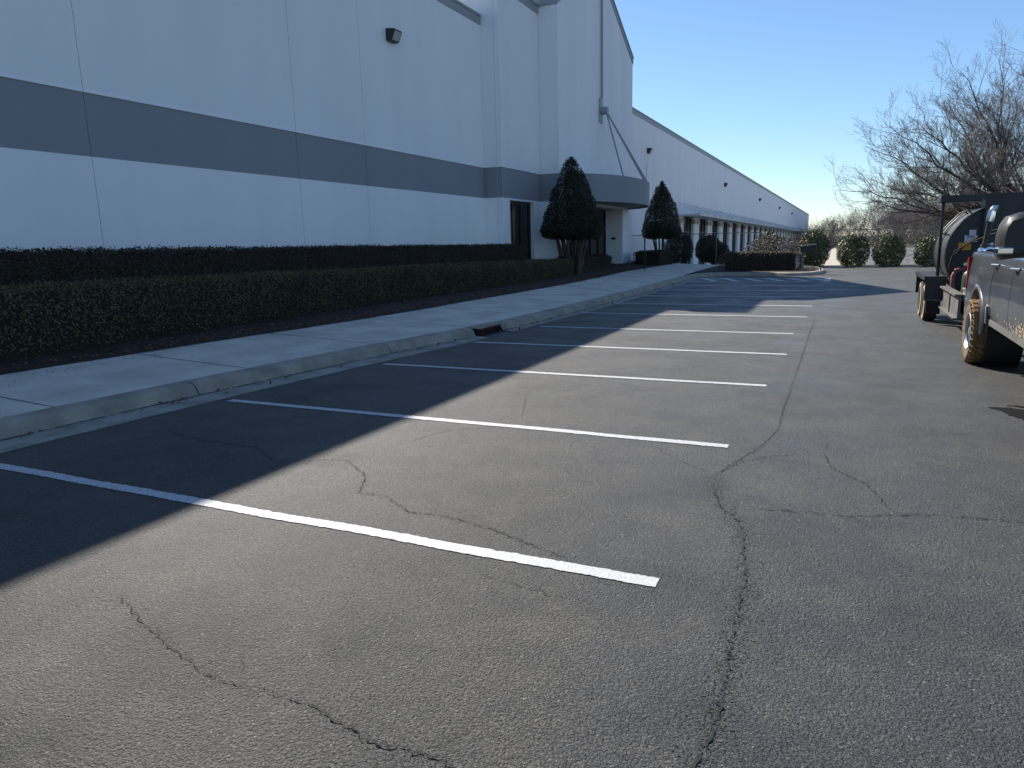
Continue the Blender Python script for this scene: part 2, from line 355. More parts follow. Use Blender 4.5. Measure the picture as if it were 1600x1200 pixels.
# jagged black patch lying flat on the asphalt
b = MB()
BL = [[(1.374, 8.509), (1.519, 8.545), (1.67, 8.491), (1.865, 8.44), (2.3, 8.35), (2.25, 7.75), (1.95, 7.8), (1.772, 7.95), (1.585, 8.014), (1.493, 8.227), (1.423, 8.435)], [(1.546, 8.66), (1.698, 8.655), (1.903, 8.62), (2.2, 8.6), (2.0, 8.52), (1.72, 8.57)]]
for poly in BL:
    pp = jag(poly + [poly[0]], .03, .012)[:-1]; n = len(pp)
    b.add([(x, y, .006) for x, y in pp] + [(x, y, .0005) for x, y in pp], [tuple(range(n))] + [(i, (i+1) % n, n+(i+1) % n, n+i) for i in range(n)])
tag(b.build('black_patch', M['flatblack']), 'jagged black patch on the asphalt below the pickup', 'stain')

# painted stall lines
ORD = ['longest looking white stall line, nearest the camera in the foreground', 'white stall line second from the camera, half in building shadow', 'white stall line third from the camera, before the curb drain', 'white stall line ending just this side of the curb drain',
       'white stall line starting just beyond the curb drain', 'white stall line sixth from the camera, shaded on its left half', 'white stall line seventh from the camera, at the tip of sunlit asphalt', 'white stall line eighth from the camera, with only its right end sunlit', 'fully shaded white stall line, second before the hatched strip', 'fully shaded white stall line next to the hatched strip']
Y0s = [3.42, 6.13, 8.95, 11.55, 14.15, 17.2, 20.0, 22.95, 25.7, 28.4]
LX = [-7.0, -6.70, -6.45, -6.24, -6.02, -6.24, -6.2, -6.15, -6.3, -6.28]
DY = [0, -.04, -.03, .07, .2, .1, .1, .05, .05, .08]
def line_strip(mb, x0, x1, y0, y1, w, z=.005, step=.02):
    n = int(abs(x1-x0)/step); pa = None; wob = random.uniform(0, 9)
    for i in range(n+1):
        t = i/n; x = x0+(x1-x0)*t; y = y0+(y1-y0)*t + .012*noise.noise(Vector((x*1.3, wob, 0)))
        ww = w*.5*(1+.07*noise.noise(Vector((x*2, wob, 3))))
        a = (x+random.gauss(0, .002), y-ww+random.gauss(0, .0035), z); c = (x+random.gauss(0, .002), y+ww+random.gauss(0, .0035), z)
        if pa: mb.add([pa[0], a, c, pa[1]], [(0, 1, 2, 3)])
        pa = (a, c)
for i in range(10):
    b = MB(); line_strip(b, LX[i], (-.82, -.87, -.84, -.81, -.88, -.81, -.83, -.80, -.83, -.86)[i], Y0s[i]+.0, Y0s[i]+.02-DY[i]*.3, (.105, .105, .108, .112, .115, .125, .135, .145, .155, .165)[i])
    tag(b.build('parking_line', M['paint'], fix=False), ORD[i], 'marking', 'white parking stall lines')
b = MB(); line_strip(b, -6.2, -.75, 31.3, 31.0, .17); line_strip(b, -6.3, -.9, 33.6, 33.4, .17)
for k in range(6):
    xa = -6.1+k*.9; n = 12; P = [(xa+.95*t/n, 33.5-2.25*t/n) for t in range(n+1)]
    for p, q in zip(P, P[1:]): b.add([(p[0]-.14, p[1], .009), (p[0]+.14, p[1], .009), (q[0]+.14, q[1], .009), (q[0]-.14, q[1], .009)], [(0, 1, 2, 3)])
b.box(-.95, -.72, 30.95, 33.4, .004, .0085)
tag(b.build('hatched_marking', M['paint'], fix=False), 'white diagonal hatching painted in the last bay beside the island curb', 'marking')

# ------------------------------------------------------------------ kerb, sidewalk, bed, island
def sweep(mb, path, prof, mi=0, smooth=True):
    P = [Vector((x, y)) for x, y in path]; rows = []
    for i, p in enumerate(P):
        d = (P[min(i+1, len(P)-1)]-P[max(i-1, 0)]).normalized(); nrm = Vector((-d.y, d.x))
        rows.append([(p.x+nrm.x*o, p.y+nrm.y*o, z) for o, z in prof])
    mb.grid(rows, mi, smooth)
def dense(path, st=.25):
    out = []
    for (a, b), (c, d) in zip(path, path[1:]):
        n = max(1, int(math.hypot(c-a, d-b)/st)); out += [(a+(c-a)*i/n, b+(d-b)*i/n) for i in range(n)]
    return out + [path[-1]]
def rough(path, amp=.006): return [(x+amp*noise.noise(Vector((x*3, y*1.7, 0))), y) for x, y in path]
KP = [(0, -.02), (.0, .015), (.03, .05), (.055, .105), (.085, .14), (.13, .158), (.2, .166), (.32, .17)]
curve = [(x, y) for y, x in zip(np.linspace(-14, 33.2, 190), [kx(y) for y in np.linspace(-14, 33.2, 190)])]
isl = dense(ISL, .2)
near = rough([p for p in curve if p[1] < 12.42]); far = rough([p for p in curve if p[1] > 13.22])
def chaik(p):
    q = [p[0]]
    for a, c in zip(p, p[1:]): q += [(a[0]*.75+c[0]*.25, a[1]*.75+c[1]*.25), (a[0]*.25+c[0]*.75, a[1]*.25+c[1]*.75)]
    return q + [p[-1]]
tail = chaik(chaik([far[-1]] + ISL))
k = MB(); sweep(k, near, KP); sweep(k, far[:-1]+tail, KP)
def gut(mb, path, w, mi):
    for a, c in zip(path, path[1:]):
        wa, wc = w(a[1]), w(c[1]); mb.add([(a[0]+wa, a[1], .004), (a[0]-.005, a[1], .016), (c[0]-.005, c[1], .016), (c[0]+wc, c[1], .004)], [(3, 2, 1, 0)], mi)
gw = lambda y: float(np.interp(y, [-14, 3.9, 5.5, 7.5, 9, 10.5, 12, 14, 20, 33], [.5, .46, .45, .42, .42, .4, .3, .2, .3, .28]))+.02*noise.noise(Vector((0, y*2.2, 1)))
gut(k, near, gw, 1); gut(k, far, gw, 1)
for pth in (near, far):
    ribbon(k, jag([(x+.012, y) for x, y in pth[::4]], .05, .003), .032, .019, 2, fade=False, gap=.12, wv=.6)
for y in (6.2, 9.85, 16.2, 19.3, 22.5, 25.6, 28.8):                # kerb joints
    x = kx(y)
    for (o1, z1), (o2, z2) in zip(KP[1:], KP[2:]): k.add([(x-o1+.002, y-.007, z1+.004), (x-o2+.002, y-.007, z2+.004), (x-o2+.002, y+.007, z2+.004), (x-o1+.002, y+.007, z1+.004)], [(0, 1, 2, 3)], 2)
tag(k.build('kerb', [M['kerb'], M['gutter'], M['joint']], fix=False), kind='structure')
d = empty('storm_drain', (kx(12.7), 12.72, 0), 'rusty dark curb inlet drain set in the curb beside the sidewalk', 'drain')
xd = kx(12.7)
b = MB(); b.box(xd-.14, xd-.10, 12.36, 13.26, -.05, .14); b.box(xd-.10, xd+.02, 12.34, 12.38, -.02, .14); b.box(xd-.10, xd-.02, 13.2, 13.25, -.02, .14); b.box(xd-.10, xd+.05, 12.38, 13.2, -.02, .008)
b.build('inlet_box', M['rust'], d)
b = MB(); b.box(xd-.35, xd-.01, 12.33, 13.28, .14, .172, bev=.008); b.build('cover_plate', M['kerb'], d)
b = MB(); b.box(xd-.03, xd-.005, 12.38, 13.2, .10, .14); b.build('edge_bar', M['rust'], d)

ys = list(np.linspace(-14, 45.5, 120))
s = MB(); s.grid([[(kx(min(y, 33))-.3 if y < 33.5 else -6.95-.03*(y-33), y, .168)] + [(xx, y, swz(xx, y)) for xx in np.linspace(kx(min(y, 33))-.8 if y < 33.5 else -7.3-.03*(y-33), sx(y), 5)] for y in ys], smooth=False)
for y in list(np.arange(-8.2, 45, 2.58)):
    y = 4.65+round((y-4.65)/2.58)*2.58; x0, x1 = kx(y)-.32, sx(y)
    if y < 33: s.add([(x0, y-.008, swz(x0, y)+.004), (x1, y-.008, swz(x1, y)+.004), (x1, y+.008, swz(x1, y)+.004), (x0, y+.008, swz(x0, y)+.004)], [(0, 1, 2, 3)], 1)
rp = [(sx(y)+.1+.5*max(0, noise.noise(Vector((y*.5, 4, 0)))), y) for y in np.arange(2, 9.5, .1)]
for i in range(700):                                               # crumbs of soil washed on to the slab
    y = random.uniform(2, 20) if i < 200 else random.uniform(2, 8.5); x = sx(y)+.03+abs(random.gauss(0, .3))*(1.3 if y < 8 else .5); r = random.uniform(.005, .02); z = swz(x, y)+.005
    s.add([(x-r, y, z), (x, y-r*.7, z), (x+r, y, z), (x, y+r*.6, z)], [(0, 1, 2, 3)], 2)
tag(s.build('sidewalk', [M['concrete'], M['joint'], M['mulch']], fix=False), kind='structure')
s = MB(); s.add([(-9.9, 36.2, .315), (-9.9, 38.6, .315), (-13, 39.5, .44), (-13, 35.5, .44)], [(0, 1, 2, 3)]); s.box(-14.6, -13, 32.4, 41.4, .1, .44)
tag(s.build('entrance_path', M['concrete']), kind='structure')
s = MB()
s.grid([[(sx(y)+.03+.05*noise.noise(Vector((y*1.1, 0, 0))), y, swz(sx(y), y)+.006)] + [(xx, y, swz(sx(y), y)+.03+.055*(sx(y)-xx)+.05*noise.noise(Vector((xx*1.3, y*1.3, 0)))) for xx in np.linspace(sx(y)-.25, -14.3, 9)] for y in np.arange(-14, 46.2, .3)])
tag(s.build('planting_bed', M['mulch'], fix=False), kind='structure')
s = MB(); s.add([(x-.0, y, .172+.0*y) for x, y in [(-6.9, 35.2), (-6.1, 36.05), (-3.8, 36.05), (-2.5, 35.65), (-1.9, 35.8), (-1.6, 36.5), (-1.4, 38), (-1.45, 40), (-1.8, 42.3), (-2.6, 43.6), (-3.6, 44.3), (-8.4, 44.5)]], [tuple(range(12))])
tag(s.build('island_bed', M['mulch']), kind='structure')
s = MB(); s.box(-14.5, 40, 46.6, 47.6, -.3, .03); tag(s.build('fence_strip', M['mulch']), kind='structure')
n = 2600; yy = rng.uniform(0, 40, n); off = np.abs(rng.normal(0, .35, n)); xx = np.array([sx(y) for y in yy]) + .06 - off
zz = np.array([swz(sx(y), y) for y in yy]) + .03 + .055*off + .015
gx = rng.uniform(4, 30, 160); P2 = np.stack([np.array([kx(y) for y in gx])+np.abs(rng.normal(.05, .12, 160)), gx, np.full(160, .03)], 1)
V, F = leaf_quads(np.concatenate([np.stack([xx, yy, zz], 1), P2]), np.tile([0, 0, 1.], (n+160, 1)), .06, .45); o = mesh_np('leaf_litter', V, F, M['litter']); tag(o, 'scattered dead brown leaves along the sidewalk edge', 'leaves', kind='stuff')

# ------------------------------------------------------------------ hedges and clipped shrubs
def hedge(name, x0, x1, y0, y1, zb, zt, dens, size, matl, label, cat='hedge', topmat=None, sag=0., lumpy=.038, group=None):
    """clipped box hedge: dark twiggy core and leaves all over its rounded faces"""
    root = empty(name, ((x0+x1)/2, (y0+y1)/2, zb), label, cat, group); H = zt-zb
    cx, hw = (x0+x1)/2, (x1-x0)/2
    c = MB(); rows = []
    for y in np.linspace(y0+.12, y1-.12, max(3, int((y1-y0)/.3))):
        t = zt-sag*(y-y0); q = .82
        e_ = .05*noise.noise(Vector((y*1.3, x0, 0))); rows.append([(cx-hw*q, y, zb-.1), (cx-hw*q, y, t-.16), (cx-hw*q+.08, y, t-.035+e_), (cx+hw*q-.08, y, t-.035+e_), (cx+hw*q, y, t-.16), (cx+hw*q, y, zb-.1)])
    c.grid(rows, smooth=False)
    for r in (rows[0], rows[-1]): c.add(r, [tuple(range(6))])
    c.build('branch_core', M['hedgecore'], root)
    areas = [(y1-y0)*H, (y1-y0)*H*.25, (y1-y0)*hw*2, hw*2*H, hw*2*H]; P = []; Nn = []
    for k_, a in enumerate(areas):
        n = int(a*dens*(1.5 if k_ == 2 else 1)); u = rng.uniform(0, 1, n); v = rng.uniform(0, 1, n)**(.85)
        if k_ == 0: p = np.stack([np.full(n, x1), y0+(y1-y0)*u, zb+.06+(H-.06)*v], 1); nn = [1, 0, .15]
        elif k_ == 1: p = np.stack([np.full(n, x0), y0+(y1-y0)*u, zb+H*v], 1); nn = [-1, 0, .15]
        elif k_ == 2: p = np.stack([x0+(x1-x0)*u, y0+(y1-y0)*rng.uniform(0, 1, n), np.full(n, zt)], 1); nn = [0, 0, 1]
        else: p = np.stack([x0+(x1-x0)*u, np.full(n, y0 if k_ == 3 else y1), zb+H*v], 1); nn = [0, -1 if k_ == 3 else 1, .15]
        P.append(p); Nn.append(np.tile(np.array(nn, float), (n, 1)))
    P = np.concatenate(P); Nn = np.concatenate(Nn)
    P[:, 2] -= sag*(P[:, 1]-y0)*np.clip((P[:, 2]-zb)/H, 0, 1)
    rel = np.clip((P[:, 0]-cx)/hw, -1, 1); tz = np.clip((P[:, 2]-zb)/H, 0, 1.2)
    P[:, 2] -= .13*np.abs(rel)**5*(tz > .9)                      # rounded shoulders
    P[:, 0] -= np.sign(rel)*(np.abs(rel) > .95)*(.12*tz**5 + .10*(1-tz)**2)
    P += Nn*(lump(P, lumpy, 2.2) + lump(P, lumpy*.6, 6) + rng.normal(-.012, .03, len(P)))[:, None]
    V, F = leaf_quads(P, Nn, size)
    mesh_np('foliage', V, F, matl, root); return root
hedge('hedge', -12.15, -10.45, -6, 28.3, .34, 1.46, 1050, .042, M['hedge'], 'long clipped dark green hedge bordering the sidewalk in front', sag=.0115)
hedge('hedge', -13.1, -12.4, -6, 28.0, .4, 1.97, 1000, .045, M['hedgedark'], 'taller narrow hedge row close against the white wall', sag=.0075, group=None)
hedge('hedge', -11.6, -9.9, 41.2, 44.6, .34, 1.15, 800, .05, M['hedgedark'], 'low dark boxed hedge right of the entrance canopy')
hedge('hedge', -12.0, -11.0, 29.2, 35.4, .36, 1.1, 800, .05, M['hedgedark'], 'low dark shrubs under the first cone tree by the entrance', lumpy=.16)
hedge('hedge', -6.15, -2.15, 37.6, 39.0, .17, 1.06, 800, .048, M['brownleaf'], 'russet clipped box hedge on the curbed island')

def bush(name, c, prof, dens, size, matl, label, cat, group=None, core=.72, lumpy=.1, bare=0, jitter=.05, stems=None):
    """shrub or clipped tree crown as a turned outline of (radius, height) filled with leaves, with a core of twigs"""
    root = empty(name, c, label, cat, group); hs = np.array([h for r, h in prof]); rs = np.array([r for r, h in prof])
    area = sum(math.pi*(a[0]+b[0])*math.hypot(a[0]-b[0], a[1]-b[1]) for a, b in zip(prof, prof[1:])); n = int(area*dens*1.5)
    seg = np.array([(a[0]+b[0]+.05)*math.hypot(a[0]-b[0], a[1]-b[1]) for a, b in zip(prof, prof[1:])]); seg = seg/seg.sum()
    k_ = rng.choice(len(seg), n, p=seg); t = rng.uniform(0, 1, n); r = rs[k_]*(1-t)+rs[k_+1]*t; h = hs[k_]*(1-t)+hs[k_+1]*t; a = rng.uniform(0, 2*math.pi, n)
    nr = hs[k_+1]-hs[k_]; nh = rs[k_]-rs[k_+1]; L = np.hypot(nr, nh)+1e-6
    Nn = np.stack([nr/L*np.cos(a), nr/L*np.sin(a), nh/L], 1); P = np.stack([r*np.cos(a), r*np.sin(a), h], 1)
    g_ = lump(P+np.array(c), 1, 1.9)
    depth = np.abs(rng.normal(0, .09, n))*(1+2*np.clip(-g_, 0, 1)) + (rng.uniform(0, 1, n) < .45)*rng.uniform(0, .6, n)*np.maximum(r, .05)
    P = P + Nn*(g_*lumpy + lump(P+np.array(c), lumpy*.7, 4.5) - depth + rng.normal(0, jitter*.4, n))[:, None]
    if bare:
        keep = (lump(P+np.array(c)*1.7, 1, 2.6) > -bare) | (rng.uniform(0, 1, n) < .22); P, Nn = P[keep], Nn[keep]
    V, F = leaf_quads(P, Nn, size, .9); V += np.array(c); mesh_np('crown', V, F, matl, root)
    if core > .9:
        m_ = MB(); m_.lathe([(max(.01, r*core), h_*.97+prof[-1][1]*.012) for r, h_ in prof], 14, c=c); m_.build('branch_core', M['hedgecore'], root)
    if stems:
        m_ = MB(); random.seed(11+int(c[1]))
        for i in range(stems[0]):
            a_ = 6.28*i/stems[0]+random.uniform(-.3, .3); r0, r1, h1 = stems[1], stems[2], stems[3]
            pts = [(c[0]+math.cos(a_)*(r0+(r1-r0)*t**1.3)+random.gauss(0, .02), c[1]+math.sin(a_)*(r0+(r1-r0)*t**1.3), c[2]-.1+h1*t) for t in (0, .25, .5, .75, 1)]
            m_.tube(pts, [.085, .07, .06, .05, .03], 6)
        m_.build('trunk', M['bark'], root)
    return root
bush('cone_tree', (-11.15, 30, .42), [(.05, 1.5), (.8, 1.5), (1.3, 1.64), (1.43, 1.86), (1.27, 2.4), (1.05, 3.0), (.82, 3.55), (.58, 4.15), (.42, 4.52), (.2, 4.85), (.01, 4.98)], 1250, .064, M['holly'],
     'larger dark cone clipped tree in front of the entrance canopy', 'tree', core=.6, lumpy=.09, bare=.42, stems=(10, .34, .9, 2.4))
bush('cone_tree', (-11.05, 46, .38), [(.05, 1.55), (.6, 1.5), (1.1, 1.58), (1.25, 1.9), (1.1, 2.6), (.8, 3.6), (.55, 4.2), (.34, 4.7), (.12, 5.03), (.01, 5.1)], 1250, .067, M['holly'],
     'smaller dark cone clipped tree right of the entrance canopy', 'tree', core=.5, lumpy=.1, bare=.42, stems=(8, .3, .7, 2.4))
DOME = [(.3, 0), (.62, .12), (.82, .45), (.88, .85), (.8, 1.3), (.58, 1.68), (.3, 1.88), (.01, 1.93)]
for (x, y, sc, hz), lab in zip([(.1, 45.9, 1, .98), (1.9, 45.9, .98, .97), (3.92, 45.6, .95, .86), (-2.05, 46, 1.05, 1.12)],
        ['rounded sunlit shrub at the fence, straight beyond the curbed island tip', 'rounded shrub at the fence between its twin and the tank trailer', 'rounded shrub at the fence half hidden by the tank trailer', 'rounded shaded shrub at the fence just behind the mailbox']):
    bush('round_shrub', (x, y, .0), [(r*sc, h*hz) for r, h in DOME], 800, .075, M['laurel'], lab, 'shrub', 'rounded shrubs along the fence', core=.7, lumpy=.08, bare=.5)
bush('ragged_shrub', (-3.7, 41, .17), [(.5, .3), (1.35, .6), (1.7, 1.0), (1.55, 1.35), (.9, 1.62), (.01, 1.68)], 300, .06, M['brownleaf'], 'ragged russet shrub with bare stems behind the island hedge', 'shrub', core=0, lumpy=.14, bare=.25, stems=(7, .1, 1.2, 1.1))
bush('yellow_green_shrub', (-4.6, 46.2, .1), [(.3, .2), (.75, .8), (.8, 1.4), (.6, 1.85), (.01, 2.1)], 350, .07, M['laurel'], 'small yellow green shrub top showing above the island planting', 'shrub', core=.6)
for (x, y, r_, h_, lab) in [(-10.7, 49.5, 1.0, 2.3, 'dark shrub mass directly right of the smaller cone tree'), (-9.3, 53, 1.0, 2.0, 'dark rounded shrub before the storefront windows'), (-8.1, 49, .95, 1.5, 'low dark shrub just left of the island hedge')]:
    bush('dark_shrub', (x, y, .1), [(r_*.4, 0), (r_*.9, h_*.2), (r_, h_*.5), (r_*.7, h_*.85), (.01, h_)], 800, .075, M['holly'], lab, 'shrub', core=.75)

# ------------------------------------------------------------------ the building
bld = empty('warehouse', (-14, 27.3, .3), 'long white warehouse with a grey band, stepped entrance tower and curved canopy', 'building')
def tz(z, y): return .4+(z-.4)*(1-.00062*(y-27.3))
class BB(MB):
    def build(s, name, mats, **k):
        s.v = [(x, y, tz(z, y)) for x, y, z in s.v]; return MB.build(s, name, mats, bld)
XA, XT, XM = -14.0, -13.2, -12.28
YC1, YC2, YC3 = 27.3, 31.35, 43.4
GB, GT = 3.68, 4.90
HA, HT, HM, HP = 10.4, 11.75, 12.05, 15.2
lo, mi_, up, ck, cp = BB(), BB(), BB(), BB(), BB()
def panels(X, ybreaks, z0, z1, tgt, th=.22, gap=.008, bev=0):
    for a, c in zip(ybreaks, ybreaks[1:]): tgt.box(X-th, X, a+gap, c-gap, z0, z1)
YA = [-30, -22, -14, -6, 1.9, 9.95, 16.03, 19.16, YC1]
panels(XA, YA, 0, GB, lo); panels(XA-.012, YA, GB+.006, GT, mi_); panels(XA, YA, GT+.03, HA, up)
ck.box(XA-.3, XA-.03, -30, YC1-.03, 0, HA-.01)                      # backing that shows in the joints
# tower step one
DY0, DY1, DZ = 28.0, 30.55, 3.6
lo.box(XT-1, XT, YC1, DY0, 0, GB); lo.box(XT-1, XT, DY1, YC2-.0, 0, GB); lo.box(XT-1, XT-.001, DY0, DY1, DZ, GB)
mi_.box(XT-1, XT-.012, YC1+.012, YC2, GB+.006, GT); up.box(XT-1, XT, YC1, YC2, GT+.03, HT); ck.box(XT-.95, XT-.03, YC1+.03, YC2-.01, GB-.01, HT-.01)
for y in (YC1+.0,):
    ck.box(XT-.22, XT-.21, y-.004, y, .3, HT)                     # reveal in the return wall
# main tower with gable
OY0, OY1, OZ = 32.2, 41.5, 3.62
lo.box(XM-1.6, XM, YC2, OY0, 0, GB); lo.box(XM-1.0, XM, OY1, YC3, 0, GB)
lo.box(XM-.4, XM-.001, OY0, OY1, OZ, GB)
YM = [YC2, 33.6, 37.4, 41.2, YC3]
mi_.box(XM-1.4, XM-.012, YC2, YC2+.02, GB+.006, GT)
up.box(XM-1.4, XM, YC2+.02, 33.6-.008, GT+.0, HM); up.box(XM-.5, XM, YC2+.02, 33.6-.008, GB, GT)
for a, c in zip(YM[1:], YM[2:]): up.box(XM-1.4, XM, a+.008, c-.008, GB, HM)
mi_.box(XM-1.4, XM-.5, YC2+.02, 33, GB+.006, GT-.004)
ck.box(XM-1.3, XM-.02, YC2+.03, YC3-.03, GB+.01, HM-.01)
YG = (YC2+YC3)/2
for a, c in ((YC2, 33.592), (33.608, 37.392), (37.408, 41.192), (41.208, YC3)):
    za = HM+(HP-HM)*(1-abs(a-YG)/(YG-YC2)); zc = HM+(HP-HM)*(1-abs(c-YG)/(YG-YC2))
    up.prism([(a, HM), (c, HM), (c, zc), (a, za)], XM-1.4, XM, 'x')
up.box(-24, XM-1.4, YC2, YC2+.3, GT+.03, HM); up.box(-24, XM-1.4, YC3-.3, YC3, 3.9, HM); up.box(-24, XT-1, YC1, YC1+.3, GT, HT)
# long low wall: upper part over the storefront, seams every bay
YL = [YC3, 49.2, 56.6, 64.0] + [64+7.42*i for i in range(1, 28)]
YEND = YL[-1]
panels(XA, YL[:4], 0, HA, up); panels(XA, YL[3:], 4.0, HA, up)
ck.box(XA-.3, XA-.03, YC3+.03, YEND-.03, 4.02, HA-.01)
lx = BB(); lx.box(XA-30, XA-.0, YEND-.0, YEND+6, -1.3, HA); lx.build('end_bay', M['white'])
# coping
def cope(x0, x1, a, c, z0, z1=None, hgt=.37):
    z1 = z1 if z1 is not None else z0
    cp.add([(x, y, z) for x in (x0, x1) for y, zb in ((a, z0), (c, z1)) for z in (zb, zb+hgt)], [(0, 1, 3, 2), (4, 6, 7, 5), (0, 4, 5, 1), (2, 3, 7, 6), (0, 2, 6, 4), (1, 5, 7, 3)])
def cope2(X, a, c, z0, z1=None, back=1.2):
    cope(X-back, X+.03, a, c, z0, z1, .30); z1 = z1 if z1 is not None else z0
    cope(X-back, X+.06, a, c, z0+.3, z1+.3, .09)
cope2(XA, -30, YC1-.0, HA); cope2(XT, YC1-.04, YC2, HT); cope2(XA, YC3, YEND+6, HA, back=.5)
cope2(XM, YC2-.04, YG, HM, HP); cope2(XM, YG, YC3+.04, HP, HM)
lo.build('lower_wall', M['white']); mi_.build('painted_band', M['grey']); up.build('upper_wall', M['white']); ck.build('joint_backing', M['caulk']); cp.build('coping', M['coping'])
b = BB(); b.box(-75, XA-.3, -30, YEND+5.7, 9.2, 9.5); b.box(-75, -74.6, -30, YEND+6, -1.3, 10.4); b.box(-75, XA-.3, -30.3, -30, 0, 10.4); b.build('roof', M['roof'])
b = BB()                                                         # thin white reveal above the band
b.box(XA-.02, XA+.012, -30, YC1, GT-.0, GT+.03); b.box(XT-.02, XT+.012, YC1, YC2, GT, GT+.03); b.box(XA, XT+.012, YC1-.012, YC1, GT, GT+.03); b.build('reveal_strip', M['white'])
# entrance interior: side walls, soffit, glazed front
b = BB(); b.box(XM-1.05, XM-.4, OY0+.0, OY1-.0, OZ-.02, OZ+.05); b.build('recess_ceiling', M['soffit'])
f_ = BB(); gl = BB(); XG = XM-1.08
gl.box(XG-.04, XG, OY0, OY1, .3, OZ)
for i in range(8): y = OY0+.05+(OY1-OY0-.1)*i/7; f_.box(XG, XG+.07, y-.04, y+.04, .3, OZ-.02)
for z in (.5, 2.6, OZ-.1): f_.box(XG+.004, XG+.062, OY0, OY1, z-.05, z+.05)
f_.build('entrance_frame', M['bronze']); gl.build('entrance_glass', M['glass'])
b = BB(); b.box(-12.95, -12.7, OY1-.035, OY1, 1.9, 2.02); b.build('mail_slot', M['darkmetal'])
# dark glazed opening in tower step one
f_ = BB(); gl = BB()
f_.box(XT-.3, XT-.18, DY0, DY1, DZ-.12, DZ); f_.box(XT-.3, XT-.18, DY0, DY1, .4, .55)
for y in (DY0+.04, DY0+.62, DY0+1.55, DY1-.04): f_.box(XT-.3, XT-.18, y-.04, y+.04, .55, DZ-.12)
gl.box(XT-.28, XT-.25, DY0+.66, DY1-.08, .55, DZ-.12)
f_.build('door_frame', M['bronze']); gl.build('door_glass', M['glass'])
b = BB(); b.box(XT-.27, XT-.22, DY0+.08, DY0+.58, .55, 3.2); b.build('door_side_panel', M['wood'])
# curved canopy and its rods
b = BB(); cy, ca, cb = YG, 5.35, 2.25; zt_, zb_ = 4.92, 3.66; NS = 48
pts = [(XM+cb*math.sin(math.pi*i/NS), cy-ca*math.cos(math.pi*i/NS)) for i in range(NS+1)]
b.grid([[(x, y, zb_), (x, y, zt_)] for x, y in pts]); b.grid([[(XM+(x-XM)*.97, cy+(y-cy)*.97, zb_-.0), (x, y, zb_)] for x, y in pts]); b.grid([[(XM+(x-XM)*.97, cy+(y-cy)*.97, zb_+.12), (XM+(x-XM)*.97, cy+(y-cy)*.97, zb_)] for x, y in pts])
b.add([(x, y, zt_-.1) for x, y in pts], [tuple(range(NS+1))]); b.build('canopy_fascia', M['grey'], )
b = BB(); b.add([(XM+(x-XM)*.968, cy+(y-cy)*.968, zb_+.1) for x, y in pts], [tuple(range(NS+1))]); b.build('canopy_soffit', M['soffit'])
b = BB(); b.box(XM, XM+.05, YG-.28, YG+.28, 7.9, 9.1, bev=.01); b.lathe([(.0, .4), (.16, .4), (.2, .3), (.2, .06), (.24, .05)], 14, c=(XM, YG, 8.5), axis='x'); b.build('rod_bracket', M['coping'])
b = BB(); P0 = (XM+.3, YG, 8.5)
b.tube([(XM+.09, YG, 9.1), (XM+.09, YG, HP+.1)], .055, 8)
for q in ((-10.45, 35.5, 4.85), (-10.25, 38.9, 4.85), (-10.2, 39.15, 4.85)): b.tube([P0, q], .04, 8)
b.build('tie_rod', M['coping'])
b = BB(); b.box(XM-.9, XM-.5, YC3, YC3+.25, 10.3, 10.9); b.build('scupper', M['coping'])
# storefront bays beyond the tower
bays = YL[3:]
def bay_mesh(kind):
    m_ = MB()
    if kind == 'pier': m_.box(XA-.9, XA+.0, 0, 1.15, -1.3, 3.98, bev=.02); m_.box(XA-.9, XA+.06, -.06, 1.21, 3.3, 3.95)
    return m_
def bay(kind, name, y):
    m_ = BB(); dz = -.0032*(y-64)
    if kind == 'pier': m_.box(XA-.9, XA-.0, y, y+2.7, -1.3, 4.0); m_.box(XA-.3, XA+.06, y-.06, y+2.76, 3.35+dz, 3.75+dz, 1); return m_.build(name, [M['white'], M['soffit']])
    if kind == 'window':
        m_.box(XA-.36, XA-.32, y+2.7, y+7.42, -1.2, 4, 0)
        for i in range(4): yy_ = y+2.74+i*1.5; m_.box(XA-.32, XA-.24, yy_, yy_+.07, -1.2, 4, 1)
        for z in (.3, 2.5): m_.box(XA-.32, XA-.25, y+2.7, y+7.42, z, z+.08, 1)
        return m_.build(name, [M['glass'], M['bronze']])
    m_.box(XA, XA+1.9, y+.1, y+7.3, 3.9+dz, 4.0+dz)
    m_.box(XA+1.86, XA+1.95, y+.05, y+7.35, 3.86+dz, 4.1+dz)
    for i in range(9): m_.box(XA+.2+i*.19, XA+.23+i*.19, y+.1, y+7.3, 4.0+dz, 4.07+dz)
    for yy_ in (y+.4, y+3.7, y+7.0): m_.tube([(XA+1.75, yy_, 4.05+dz), (XA+.02, yy_, 5.1+dz)], .025, 6)
    return m_.build(name, M['awning'])
for y in bays[:23]:
    bay('pier', 'pier', y+5.6 if False else y); bay('window', 'window', y); bay('awning', 'awning', y)
b = BB(); b.box(XA-.22, XA, bays[23], YEND, -1.3, 4.0); b.box(XA-12, XA-.95, bays[0]-.2, bays[0], -1.2, 4); b.box(XA-1.3, XA-.9, bays[0], bays[23], -1.3, 4.0); b.build('end_wall', M['white'])

